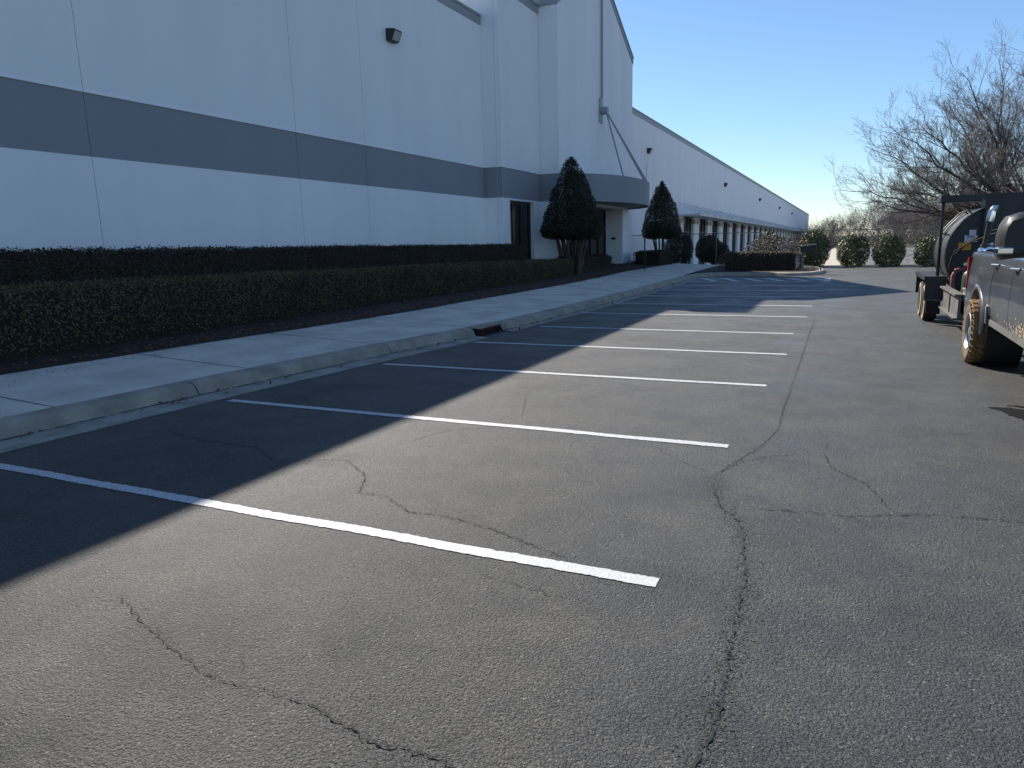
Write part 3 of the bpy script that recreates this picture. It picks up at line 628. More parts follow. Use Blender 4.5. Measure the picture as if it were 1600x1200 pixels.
# wall lamps
def wall_lamp(y, z, s, label, X=XA):
    root = empty('wall_lamp', (X, y, z), label, 'lamp', 'black wall pack lamps on the white wall')
    m_ = MB(); m_.prism([(X, z-.16*s), (X+.05*s, z-.19*s), (X+.2*s, z-.17*s), (X+.34*s, z+.12*s), (X+.32*s, z+.16*s), (X, z+.2*s)], y-.22*s, y+.22*s, 'y'); m_.build('housing', M['darkmetal'], root)
    m_ = MB(); m_.prism([(X+.212*s, z-.155*s), (X+.345*s, z+.1*s), (X+.33*s, z+.11*s), (X+.19*s, z-.155*s)], y-.18*s, y+.18*s, 'y'); m_.build('lens', M['lens'], root)
wall_lamp(20.85, 8.49, 1.0, 'large black wall lamp high above the grey band')
wall_lamp(53.64, 8.23, 1.0, 'black wall lamp above the small cone tree, right of the tower')
for y, z, lab in ((88.99, 7.97, 'first small wall lamp past the tower along the far wall'), (123.9, 7.79, 'second small wall lamp past the tower along the far wall'), (158.7, 7.64, 'third small wall lamp past the tower along the far wall'), (192.3, 7.45, 'farthest tiny wall lamp near the building end')):
    wall_lamp(y, z, 1.15, lab)
# flag-like thin pipe under the second lamp
m_ = MB(); m_.tube([(XA+.03, 53.3, 5.0), (XA+.03, 53.3, 7.3)], .02, 6); tag(m_.build('conduit', M['caulk']), 'thin vertical conduit on the wall below the lamp right of the tower', 'pipe')

# ------------------------------------------------------------------ fence, mailbox, sign post
fn = empty('chain_link_fence', (0, 47.1, 0), 'grey chain link fence with top rail behind the rounded shrubs', 'fence')
fx = [-13.9+3.05*i for i in range(14)]
for x in fx:
    m_ = MB(); m_.tube([(x, 47.1, -.2), (x, 47.1, 2.13)], .03, 8); m_.build('post', M['galv'], fn)
m_ = MB(); m_.tube([(fx[0], 47.1, 2.12), (fx[-1], 47.1, 2.06)], .022, 8); m_.build('top_rail', M['galv'], fn)
m_ = MB(); hh = 2.08; st = .16
for x in np.arange(fx[0]-hh, fx[-1], st):
    for sgn in (1, -1):
        xa, xb = (x, x+hh) if sgn > 0 else (x+hh, x)
        za, zb = .02, hh
        def cl(xa, xb):
            t0 = 0; t1 = 1
            for lim, ge in ((fx[0], 1), (fx[-1], 0)):
                if xa == xb: continue
                t = (lim-xa)/(xb-xa)
                if ge: 
                    if xa < lim: t0 = max(t0, t)
                    if xb < lim: t1 = min(t1, t)
                else:
                    if xa > lim: t0 = max(t0, t)
                    if xb > lim: t1 = min(t1, t)
            return t0, t1
        t0, t1 = cl(xa, xb)
        if t1-t0 > .02:
            p = (xa+(xb-xa)*t0, 47.1, za+(zb-za)*t0); q = (xa+(xb-xa)*t1, 47.1, za+(zb-za)*t1)
            m_.tube([p, q], .0017, 3, caps=False, smooth=False)
m_.build('mesh_wire', M['galv'], fn)
mb_ = empty('mailbox', (-2.1, 37.3, .17), 'black mailbox tilted on a thin post at the island corner', 'mailbox')
m_ = MB()
arch = [(-.17+.34*0, 0)] ; prof = [(-.15, 0), (.15, 0), (.15, .2)] + [(.15*math.cos(a), .2+.13*math.sin(a)) for a in np.linspace(.3, 2.84, 8)] + [(-.15, .2)]
V0 = [(u, v) for u, v in prof]
for i in range(len(V0)): pass
m_.prism([(37.2+u, 1.04+v) for u, v in V0], -2.2, -1.52, 'x'); m_.v = [(x, y, z+(x+2.2)*.1) for x, y, z in m_.v]; m_.build('box', M['trim'], mb_)
m_ = MB(); m_.box(-2.13, -2.05, 37.16, 37.24, .1, 1.05); m_.build('post', M['steel'], mb_)
m_ = MB(); m_.tube([(-1.62, 37.2, 1.06), (-1.35, 37.25, .5), (-1.28, 37.28, .17)], .025, 6); m_.build('brace', M['trim'], mb_)
m_ = MB(); m_.box(-9.55, -9.49, 36.1, 36.14, .3, 1.75); m_.box(-9.56, -9.48, 36.09, 36.15, 1.75, 1.85); tag(m_.build('marker_post', M['darkmetal']), 'thin dark post beside the entrance walk', 'post')

# ------------------------------------------------------------------ pickup
TX, HWD = 2.62, 1.02
tr = empty('pickup_truck', (TX, 9.4, 0), 'dusty dark grey crew cab pickup with muddy tyres parked at the right edge', 'pickup truck')
WY = (11.5, 7.3); WR = .435
def side_x(z): return HWD*(1-.05*((z-1.0)/.5)**2) if z > 1.0 else HWD*(1-.035*((1.0-z)/.35)**2)
def bodyside(y0, y1, zb, zt, name, matl=None, arch=None, both=True, crown=.0):
    for sgn in (-1, 1):
        m_ = MB(); rows = []
        ysn = list(np.linspace(y0, y1, 34 if arch else 8))
        for y in ysn:
            z0 = zb
            if arch:
                d_ = abs(y-arch); ra = .565
                if d_ < ra: z0 = max(zb, .47+math.sqrt(ra*ra-d_*d_))
            rows.append([(TX+sgn*(side_x(z)+(.028*math.exp(-((y-arch)/.55)**2) if arch else 0)*(1 if z < 1.25 else .4)), y, z) for z in [z0+(zt-z0)*t for t in (0, .1, .25, .42, .45, .6, .75, .88, .95, 1)]]
                        + [(TX+sgn*(side_x(zt)-.03), y, zt+.022), (TX+sgn*(side_x(zt)-.12), y, zt+.03)])
        m_.grid(rows)
        r2 = [[r[0], (r[0][0]-sgn*.12, r[0][1], r[0][2]+.01)] for r in rows]; m_.grid(r2); m_.build(name, matl or M['paintgrey'], tr)
bodyside(12.66, 10.635, .74, 1.47, 'bed_side', arch=11.5)
bodyside(10.62, 9.44, .69, 1.47, 'rear_door'); bodyside(9.425, 8.18, .69, 1.47, 'front_door'); bodyside(8.165, 6.35, .72, 1.44, 'front_fender', arch=WY[1])
m_ = MB(); m_.box(TX-.94, TX+.94, 8.2, 12.6, .74, .9); m_.box(TX-.94, TX+.94, 10.6, 10.66, .8, 1.47)
for sx_ in (-1, 1): m_.box(TX+sx_*.9, TX+sx_*.93, 8.2, 10.6, .8, 1.46)
m_.box(TX-.9, TX+.9, 6.4, 8.1, 1.0, 1.3); m_.box(TX-.4, TX-.3, 6.5, 12.6, .5, .72); m_.box(TX+.3, TX+.4, 6.5, 12.6, .5, .72)
for y in WY: m_.tube([(TX-.8, y, .46), (TX+.8, y, .46)], .09, 10); m_.lathe([(.0, -.2), (.17, -.12), (.17, .12), (0, .2)], 12, axis='x', c=(TX, y, .46))
for y in WY:
    for sgn in (-1, 1): m_.lathe([(.56, .0), (.56, -.42*sgn), (.1, -.42*sgn)], 24, axis='x', c=(TX+sgn*.96, y, .49))
m_.build('chassis', M['trim'], tr)
for sgn in (-1, 1): m_ = MB(); m_.prism([(10.64, .62), (8.16, .62), (8.16, .69), (10.64, .69)], TX+sgn*.86, TX+sgn*1.0, 'x'); m_.build('rocker_panel', M['dusty'], tr)
for sgn in (-1, 1):
    m_ = MB(); m_.tube([(TX+sgn*.93, 10.85, .84), (TX+sgn*1.0, 10.78, .87), (TX+sgn*1.02, 10.72, .84), (TX+sgn*1.02, 10.68, .64), (TX+sgn*.98, 10.78, .6), (TX+sgn*.9, 11.0, .6)], .022, 8); m_.build('step_bracket', M['steel'], tr)
for sgn in (-1, 1):                                             # wheel arch lips, dusty
    for wy in WY:
        m_ = MB()
        rows = [[(TX+sgn*(side_x(.9)+o_), wy+r_*math.cos(a), .47+r_*math.sin(a)) for o_, r_ in ((-.03, .545), (.03, .55), (.042, .585), (.02, .63), (.0, .64))] for a in np.linspace(-.1 if wy > 9 else 0, math.pi+.0, 30)]
        m_.grid(rows); m_.build('arch_trim', M['paintgrey'], tr)
# cab greenhouse
m_ = MB(); gl = MB(); zb_, zr = 1.485, 1.98
def gh(z): return .93-.19*(z-zb_)/(zr-zb_)
YR, YF = (10.55, 10.3), (7.75, 8.75)                               # base and roof, rear and front
def gy(t, k): return k[0]+(k[1]-k[0])*t
rowr = []
for sgn in (-1, 1):
    def pt(y, t): z = zb_+(zr-zb_)*t; return (TX+sgn*gh(z), y, z)
    for a, c in ((0, .13), (.42, .49), (.90, 1.0)):
        m_.grid([[pt(gy(t, YR)+(gy(t, YF)-gy(t, YR))*u, t) for u in (a, c)] for t in (0, .5, 1)])
    for t0, t1 in ((0, .06), (.88, 1.0)): m_.grid([[pt(gy(t, YR)+(gy(t, YF)-gy(t, YR))*u, t) for u in np.linspace(0, 1, 8)] for t in (t0, t1)])
    gl.grid([[(pt(gy(t, YR)+(gy(t, YF)-gy(t, YR))*u, t)[0]-sgn*.012, *pt(gy(t, YR)+(gy(t, YF)-gy(t, YR))*u, t)[1:]) for u in (.1, .92)] for t in (.03, .93)])
m_.grid([[(TX+w_*.74, y, zr+.05*(1-w_*w_)*(.4+.6*math.sin(math.pi*(y-8.75)/1.55))) for w_ in np.linspace(-1, 1, 11)] for y in np.linspace(8.75, 10.3, 8)])
gl.grid([[(TX+w_*gh(zb_+.02)*.94, 10.53, zb_+.03), (TX+w_*.72, 10.31, zr-.03)] for w_ in (-1, 1)]); gl.grid([[(TX+w_*gh(zb_)*.95, 7.77, zb_+.02), (TX+w_*.73, 8.73, zr-.02)] for w_ in (-1, 1)])
m_.build('cab_roof', M['paintgrey'], tr); gl.build('cab_glass', M['glass'], tr)
m_ = MB(); m_.grid([[(TX+w_*.93, y, 1.455+.05*(1-w_**4)-.06*max(0, (7-y))) for w_ in np.linspace(-1, 1, 13)] for y in np.linspace(7.8, 6.2, 8)]); m_.build('hood', M['paintgrey'], tr)
m_ = MB(); m_.box(TX-.8, TX+.8, 6.1, 6.25, .85, 1.36, bev=.03)
for z in (.95, 1.08, 1.21): m_.box(TX-.74, TX+.74, 6.06, 6.1, z, z+.05)
m_.build('grille', M['trim'], tr)
for sgn in (-1, 1): m_ = MB(); m_.box(TX+sgn*.8, TX+sgn*.98, 6.12, 6.4, .95, 1.35, bev=.03); m_.build('headlight', M['lens'], tr)
for y_ in (6.05, 12.8): m_ = MB(); m_.box(TX-1, TX+1, y_-.09, y_+.09, .56, .82, bev=.04); m_.build('bumper', M['chrome'], tr)
m_ = MB(); m_.box(TX-.86, TX+.86, 12.6, 12.67, .82, 1.48, bev=.02); m_.build('tailgate', M['paintgrey'], tr)
for sgn in (-1, 1):
    m_ = MB(); m_.prism([(12.57, 1.42), (12.69, 1.40), (12.70, .95), (12.62, .95)], TX+sgn*.86, TX+sgn*(HWD+.012), 'x'); m_.build('taillight', M['red'], tr)
for y in (10.5, 9.28):
    for sgn in (-1, 1):
        m_ = MB(); xo = TX+sgn*(side_x(1.36)); m_.tube([(xo, y+.1, 1.365), (xo+sgn*.045, y+.07, 1.372), (xo+sgn*.05, y-.07, 1.375), (xo, y-.12, 1.372)], .017, 8); m_.tube([(xo-sgn*.01, y, 1.335), (xo+sgn*.006, y, 1.335)], .055, 14, 1); m_.build('door_handle', [M['chrome'], M['trim']], tr)
# towing mirror
for sgn in (-1, 1):
    m_ = MB(); X0 = TX+sgn*1.10; X1 = TX+sgn*1.385
    prof = [(0, 1.535), (.9, 1.51), (1, 1.56), (1.0, 1.74), (.93, 1.84), (.78, 1.915), (.45, 1.945), (.0, 1.945)]
    for (ya, yb, sc0, sc1) in ((8.0, 8.1, .86, 1), (8.1, 8.27, 1, .97)):
        pass
    ringsy = [(7.965, .74), (8.0, .9), (8.06, .985), (8.14, 1.0), (8.26, .97)]; rows = []; zc = 1.73
    for y, s_ in ringsy:
        rows.append([(X0+(X1-X0)*(.5+(u-.5)*s_), y, zc+(z-zc)*s_) for u, z in prof+[prof[0]]])
    m_.grid(rows); m_.add(rows[0][:-1], [tuple(range(8))]); m_.box(TX+sgn*.9, X0+sgn*.02, 8.1, 8.2, 1.58, 1.64); m_.box(TX+sgn*.9, X0+sgn*.02, 8.1, 8.2, 1.78, 1.83)
    mir = m_.build('towing_mirror', M['trim'], tr)
    m_ = MB(); m_.add([(x, 8.255, z) for x, y, z in rows[-1][:-1]], [tuple(range(8))]); m_.build('mirror_glass', M['mirror'], tr)
    m_ = MB(); m_.box(TX+sgn*1.27, TX+sgn*1.405, 7.955, 8.1, 1.565, 1.63, bev=.012); m_.build('mirror_lamp', M['chrome'], tr)
# wheels
def truck_wheel(sgn, y):
    w = empty('wheel', (0, 0, 0)); w.parent = tr; cx = TX+sgn*.955; cx = cx if y > 9 else TX+sgn*.86; w.location = Vector((cx, y, WR))-Vector(tr.location); c = (cx, y, WR)
    par = empty('tmp', c)
    t = MB(); hw = .155
    t.lathe([(.245, -hw*.9), (.30, -hw), (.36, -hw*1.06), (.40, -hw*.98), (.412, -hw*.8), (.418, 0), (.412, hw*.8), (.40, hw*.98), (.36, hw*1.06), (.30, hw), (.245, hw*.9)], 48, axis='x', c=c)
    for i in range(len(t.m)): t.m[i] = 1 if (i % 10) in (3, 4, 5, 6) else 0
    n = 30
    for i in range(n):
        for lane, off in ((-.115, 0), (-.04, .5), (.04, 0), (.115, .5)):
            a = 6.283*(i+off+random.uniform(-.1, .1))/n; wd = .034 if abs(lane) < .1 else .036; da = .072
            V = []
            for r_ in (.41, .437):
                for aa, xx_ in ((a-da, lane-wd), (a+da, lane-wd+.008), (a+da, lane+wd), (a-da, lane+wd-.008)):
                    k_ = 1 if r_ < .42 else .88
                    ang = a+(aa-a)*k_; V.append((cx+lane+(xx_-lane)*k_, y+r_*math.cos(ang), WR+r_*math.sin(ang)))
            t.add(V, [(0, 1, 2, 3), (4, 5, 6, 7), (0, 1, 5, 4), (1, 2, 6, 5), (2, 3, 7, 6), (3, 0, 4, 7)], 1)
        a = 6.283*i/n                                             # side lugs
        for s2 in (-1, 1):
            xx_ = cx+s2*hw; V = [(xx_+s2*e, y+r_*math.cos(a+d_), WR+r_*math.sin(a+d_)) for e in (-.01, .012) for r_, d_ in ((.37, -.05), (.41, -.05), (.41, .05), (.37, .05))]
            t.add(V, [(0, 1, 2, 3), (4, 5, 6, 7), (0, 1, 5, 4), (1, 2, 6, 5), (2, 3, 7, 6), (3, 0, 4, 7)], 0)
    o1 = t.build('tyre', [M['mudwall'], M['mud']], par)
    r = MB(); r.lathe([(.25, -hw*.9*sgn), (.225, -hw*.5*sgn), (.2, .02*sgn), (.225, hw*.6*sgn), (.255, hw*.93*sgn), (.245, hw*.98*sgn), (.225, hw*.8*sgn)], 32, axis='x', c=c)
    for i in range(6):
        a = 6.283*i/6
        V = [(cx+sgn*e, y+r_*math.cos(a+d_), WR+r_*math.sin(a+d_)) for e in (.05, .095) for r_, d_ in ((.04, -.7), (.228, -.16), (.228, .16), (.04, .7))]
        r.add(V, [(0, 1, 2, 3), (4, 5, 6, 7), (0, 1, 5, 4), (1, 2, 6, 5), (2, 3, 7, 6), (3, 0, 4, 7)])
    r.lathe([(.0, .14*sgn), (.055, .135*sgn), (.07, .09*sgn), (.075, .03*sgn)], 18, axis='x', c=c)
    o2 = r.build('rim', M['rim'], par)
    bk = MB(); bk.lathe([(0, -.02*sgn), (.2, -.02*sgn)], 24, axis='x', c=c); o3 = bk.build('brake_disc', M['rust'], par)
    for o_ in (o1, o2, o3): o_.parent = w
    bpy.data.objects.remove(par)
for sgn in (-1, 1):
    for y in WY: truck_wheel(sgn, y)
random.seed(5)
m_ = MB()                                                       # mud splashes on the doors
for i in range(230):
    y = 8.2+abs(random.gauss(0, .5)); z = .7+abs(random.gauss(0, .09)); r_ = random.uniform(.006, .022); x = TX-side_x(z)-.004
    m_.add([(x, y-r_, z), (x, y, z-r_*.7), (x, y+r_, z), (x, y, z+r_*.9)], [(0, 1, 2, 3)])
m_.build('mud_splash', M['tanwall'], tr)

# ------------------------------------------------------------------ tank trailer
tl = empty('tank_trailer', (2.62, 17.4, 0), 'black asphalt sealer tank trailer under a flat dark canopy behind the pickup', 'trailer')
TCX, TCZ, TR_ = 2.6, 1.36, .93
m_ = MB(); m_.lathe([(TR_*.6, -.04), (TR_, .0), (TR_, 2.35), (TR_*.6, 2.42), (.01, 2.45)], 56, axis='y', c=(TCX, 16.4, TCZ))
for yy_ in (.1, 1.15, 2.25): m_.lathe([(TR_, yy_-.03), (TR_+.012, yy_-.03), (TR_+.012, yy_+.03), (TR_, yy_+.03)], 56, axis='y', c=(TCX, 16.4, TCZ))
m_.build('tank_shell', M['tankside'], tl)
m_ = MB(); m_.lathe([(.01, -.06), (TR_*.7, -.055), (TR_*.985, -.02), (TR_*.985, .03)], 56, axis='y', c=(TCX, 16.38, TCZ)); m_.lathe([(TR_*.97, -.03), (TR_*1.012, -.03), (TR_*1.012, .03)], 56, axis='y', c=(TCX, 16.38, TCZ)); m_.build('tank_end', M['blackpaint'], tl)
m_ = MB()
for a0 in (2.0,):
    for y_ in (16.8, 17.35):
        P = [(TCX+(TR_+e)*math.cos(a), y_, TCZ+(TR_+e)*math.sin(a)) for a, e in ((2.15, .0), (2.17, .09), (2.25, .1), (2.62, .1), (2.72, .1), (2.74, .0))]; m_.tube(P, .014, 6)
m_.build('grab_rail', M['blackpaint'], tl)
m_ = MB(); m_.box(1.5, 3.72, 16.28, 16.78, 2.35, 2.465, bev=.01); m_.box(1.5, 3.72, 16.27, 16.3, 2.36, 2.48)
m_.build('canopy_roof', M['blackpaint'], tl)
for x_, y_ in ((1.57, 16.5), (3.65, 16.5)):
    m_ = MB(); m_.tube([(x_, y_, .9), (x_, y_, 2.4)], .03, 8); m_.build('canopy_post', M['blackpaint'], tl)
m_ = MB(); m_.box(2.22, 3.3, 16.2, 16.25, 1.55, 2.37); m_.build('back_board', M['blackpaint'], tl)
m_ = MB(); m_.box(2.16, 2.22, 16.2, 16.27, 2.24, 2.37); m_.build('board_bracket', M['galv'], tl)
m_ = MB()
for x_ in (1.78, 3.42): m_.box(x_-.04, x_+.04, 13.6, 18.9, .42, .62)
for y_ in (13.7, 15.2, 16.3, 17.4, 18.8): m_.box(1.82, 3.38, y_-.04, y_+.04, .44, .6)
for sgn in (-1, 1): m_.tube([(TCX+sgn*.8, 13.7, .52), (TCX, 12.95, .52)], .05, 8)
m_.box(TCX-.06, TCX+.06, 12.85, 13.9, .45, .58); m_.build('frame', M['blackpaint'], tl)
m_ = MB(); m_.box(1.66, 1.70, 13.9, 16.15, .36, .74); m_.box(1.60, 1.74, 13.9, 16.15, .735, .765); m_.box(1.60, 1.66, 13.9, 16.15, .35, .37); m_.box(1.64, 1.66, 14.95, 15.0, .37, .735); m_.build('side_skirt', M['steel'], tl)
m_ = MB(); m_.box(1.74, 3.4, 13.7, 16.25, .62, .66); m_.build('deck', M['steel'], tl)
for sgn in (-1, 1):
    m_ = MB(); xa, xb = TCX+sgn*.88, TCX+sgn*1.24
    m_.box(xa, xb, 16.32, 18.55, .915, .94); m_.box(xa, xb, 16.32, 16.36, .47, .915); m_.box(xa, xb, 18.5, 18.54, .47, .915); m_.box(xb-sgn*.005, xb+sgn*.02, 16.32, 18.55, .86, .94)
    m_.box(xa, xb, 16.29, 16.325, .46, .485, 1); m_.build('fender', [M['blackpaint'], M['steel']], tl)
    for y_ in (16.98, 17.86):
        w = empty('wheel', (0, 0, 0)); w.parent = tl; c = (TCX+sgn*1.08, y_, .385); w.location = Vector(c)-Vector(tl.location); par = empty('tmp', c)
        t = MB(); t.lathe([(.2, -.11), (.28, -.125), (.35, -.12), (.378, -.09), (.385, 0), (.378, .09), (.35, .12), (.28, .125), (.2, .11)], 36, axis='x', c=c)
        for i in range(len(t.m)): t.m[i] = 1 if (i % 8) in (1, 6) else 0
        o1 = t.build('tyre', [M['rubber'], M['tanwall']], par)
        r = MB(); r.lathe([(.21, sgn*.11), (.19, sgn*.07), (.12, sgn*.04), (.08, sgn*.1), (.0, sgn*.11)], 24, axis='x', c=c); o2 = r.build('rim', M['tanwall'], par)
        for o_ in (o1, o2): o_.parent = w
        bpy.data.objects.remove(par)
for sgn in (-1, 1): m_ = MB(); m_.box(TCX+sgn*.95, TCX+sgn*1.2, 16.3, 16.34, .2, .46); m_.build('mud_flap', M['rubber'], tl)
# engine, exhaust, hoses, placards
m_ = MB(); m_.box(1.95, 2.6, 14.6, 15.5, .66, 1.0, bev=.04); m_.box(2.0, 2.5, 14.75, 15.35, 1.0, 1.42, bev=.05); m_.box(2.08, 2.42, 14.7, 14.76, .75, 1.3, bev=.01)
m_.tube([(2.0, 14.9, 1.1), (1.9, 14.85, 1.15), (1.88, 14.85, 1.3)], .05, 10); m_.build('engine', M['blackpaint'], tl)
m_ = MB()
for (x_, y_, z_, r_) in ((2.02, 14.66, 1.45, .07), (1.95, 14.68, 1.33, .055), (1.92, 14.7, 1.2, .06), (1.98, 14.72, 1.08, .05), (2.1, 14.7, 1.38, .05)): m_.lathe([(.0, -.06), (r_*.8, -.05), (r_, 0), (r_*.8, .05), (0, .06)], 14, axis='y', c=(x_, y_, z_))
m_.tube([(1.9, 14.7, 1.25), (1.98, 14.62, 1.42), (2.12, 14.65, 1.5), (2.3, 14.7, 1.47)], .03, 8); m_.build('engine_fitting', M['chrome'], tl)
m_ = MB(); m_.tube([(2.0, 14.9, 1.3), (2.1, 14.9, 1.6), (2.13, 14.9, 1.95)], .045, 12, 1); m_.tube([(2.13, 14.9, 1.95), (2.15, 14.9, 2.12), (2.18, 14.9, 2.17), (2.23, 14.88, 2.16)], [.06, .062, .06, .055], 14, 0); m_.build('exhaust_stack', [M['chrome'], M['blackpaint']], tl)
m_ = MB(); m_.tube([(1.75, 16.2, 1.28), (1.95, 16.1, 1.55), (2.25, 15.8, 1.78), (2.6, 15.5, 1.85)], .018, 8); m_.tube([(1.72, 16.2, 1.1), (1.78, 16.1, 1.42), (2.0, 15.8, 1.6), (2.3, 15.3, 1.75)], .015, 8); m_.build('hose', M['rubber'], tl)
m_ = MB(); m_.tube([(1.98, 16.2, 1.1), (1.84, 16.15, 1.06), (1.79, 16.1, .95), (1.79, 16.05, .75), (1.84, 16.0, .68)], .04, 10); m_.build('red_hose', M['hose'], tl)
m_ = MB(); m_.box(1.86, 2.07, 16.315, 16.325, 1.44, 1.585); m_.build('amber_sign', M['amber'], tl)
m_ = MB(); m_.box(1.95, 2.16, 16.305, 16.313, 1.59, 1.72); m_.box(2.02, 2.13, 16.305, 16.313, 1.72, 1.82)
for z_ in (1.62, 1.645, 1.67): m_.box(1.98, 2.12, 16.3035, 16.305, z_, z_+.006, 1)
m_.box(1.985, 2.1, 16.3035, 16.305, 1.69, 1.71, 1); m_.build('white_sign', [M['placard'], M['mark']], tl)
m_ = MB(); m_.tube([(2.15, 15.9, 1.53), (2.33, 15.9, 1.55)], .018, 8); m_.lathe([(0, -.02), (.03, -.02), (.03, .02), (0, .02)], 12, axis='y', c=(2.34, 15.9, 1.55)); m_.build('valve_handle', M['rim'], tl)
gc = empty('gas_cylinder', (1.87, 14.4, .66), 'small dark green gas cylinder with a ring collar on the trailer deck', 'gas cylinder'); c = (1.87, 14.4, .66)
m_ = MB(); m_.lathe([(.0, 0), (.11, 0), (.13, .03), (.13, .36), (.11, .44), (.05, .49), (.03, .55), (0, .55)], 24, c=c); m_.build('body', M['green'], gc)
m_ = MB(); m_.lathe([(.115, .56), (.125, .56), (.125, .6), (.115, .6)], 24, c=c, closed=True)
for a in (0, 2.1, 4.2): m_.tube([(c[0]+.03*math.cos(a), c[1]+.03*math.sin(a), c[2]+.48), (c[0]+.12*math.cos(a), c[1]+.12*math.sin(a), c[2]+.58)], .01, 6)
m_.build('collar', M['rim'], gc)
bk = empty('bucket', (1.84, 13.95, .66), 'cream plastic bucket beside the green gas cylinder on the trailer', 'bucket')
m_ = MB(); m_.lathe([(0, 0), (.1, 0), (.125, .19), (.132, .19), (.132, .21), (.12, .21), (.095, .02), (0, .02)], 24, c=(1.84, 13.95, .66)); m_.build('pail', M['cream'], bk)
m_ = MB(); m_.tube([(1.84+.13*math.cos(a), 13.95-.02-.06*math.sin(a), .86+.0-.10*math.sin(a)) for a in np.linspace(0, math.pi, 10)], .004, 5); m_.build('handle', M['steel'], bk)

# ------------------------------------------------------------------ trees
def grow(seed, H, spread, levels=6, base_r=.22, trunk_frac=.2, nch=(2, 4), up=.25, tw=.008, limbs=6, gnarl=.18, lratio=.74, first=None):
    """bare tree: returns thick limbs and thin twigs as separate lists of (points, radii, sides)"""
    rd = random.Random(seed); big, thin = [], []
    def branch(p, d, L, r, lev):
        n = 4 if lev < 3 else 3; pts = [p]; rs = [r]; q = p.copy(); dd = d.copy(); r1 = max(tw*.8, r*(.62 if lev else .75))
        for i in range(n):
            dd = (dd + Vector((rd.gauss(0, gnarl), rd.gauss(0, gnarl), rd.gauss(0, gnarl)+up*(.35 if lev < 2 else .14)))).normalized()
            q = q + dd*L/n; pts.append(q.copy()); rs.append(r+(r1-r)*(i+1)/n)
        (big if lev <= 2 else thin).append((pts, rs, 7 if lev == 0 else 5 if lev <= 2 else 3))
        if lev >= levels: return
        k = rd.randint(*nch) if lev else limbs
        for i in range(k):
            t = rd.uniform(.3, 1.0) if lev else rd.uniform(.45, 1.0); t = 1.0 if i == 0 else t
            j = min(n-1, int(t*n)); f = t*n-j; pp = pts[j].lerp(pts[j+1], f); rr = (rs[j]+(rs[j+1]-rs[j])*f)*(.95 if i == 0 else .72)
            ax = Vector((rd.gauss(0, 1), rd.gauss(0, 1), rd.gauss(0, .6))); ax = (ax-dd*ax.dot(dd)).normalized()
            an = rd.uniform(.12, .4) if i == 0 else rd.uniform(.45, .95)
            if lev == 0: an = rd.uniform(.1, .35) if i == 0 else rd.uniform(.55, 1.15)*spread
            nd = (dd*math.cos(an)+ax*math.sin(an)).normalized()
            if lev < 2 and nd.z < -.05: nd.z = .05
            branch(pp, nd, L*rd.uniform(lratio-.12, lratio+.1)*(1.9 if lev == 0 else 1), max(tw, rr), lev+1)
    branch(Vector((0, 0, -.2)), Vector((rd.gauss(0, .04), rd.gauss(0, .04), 1)).normalized(), H*trunk_frac, base_r, 0)
    return big, thin
def fold(parts, scale=1):
    m_ = MB()
    for pts, rs, n in parts: m_.tube(pts, rs, n, caps=False, smooth=n > 4)
    return m_
def tree_obj(name, loc, big, thin, mb, mt, label, cat='tree', group=None, rot=0, scale=1, zs=1):
    root = empty(name, (0, 0, 0), label, cat, group)
    big, thin = [[([Vector((p[0], p[1], p[2]*zs)) for p in a], b_, c_) for a, b_, c_ in k_] for k_ in (big, thin)]
    fold(big).build('trunk', mb, root, fix=False); fold(thin).build('crown', mt, root, fix=False)
    root.location = loc; root.rotation_euler = (0, 0, rot); root.scale = (scale,)*3; return root
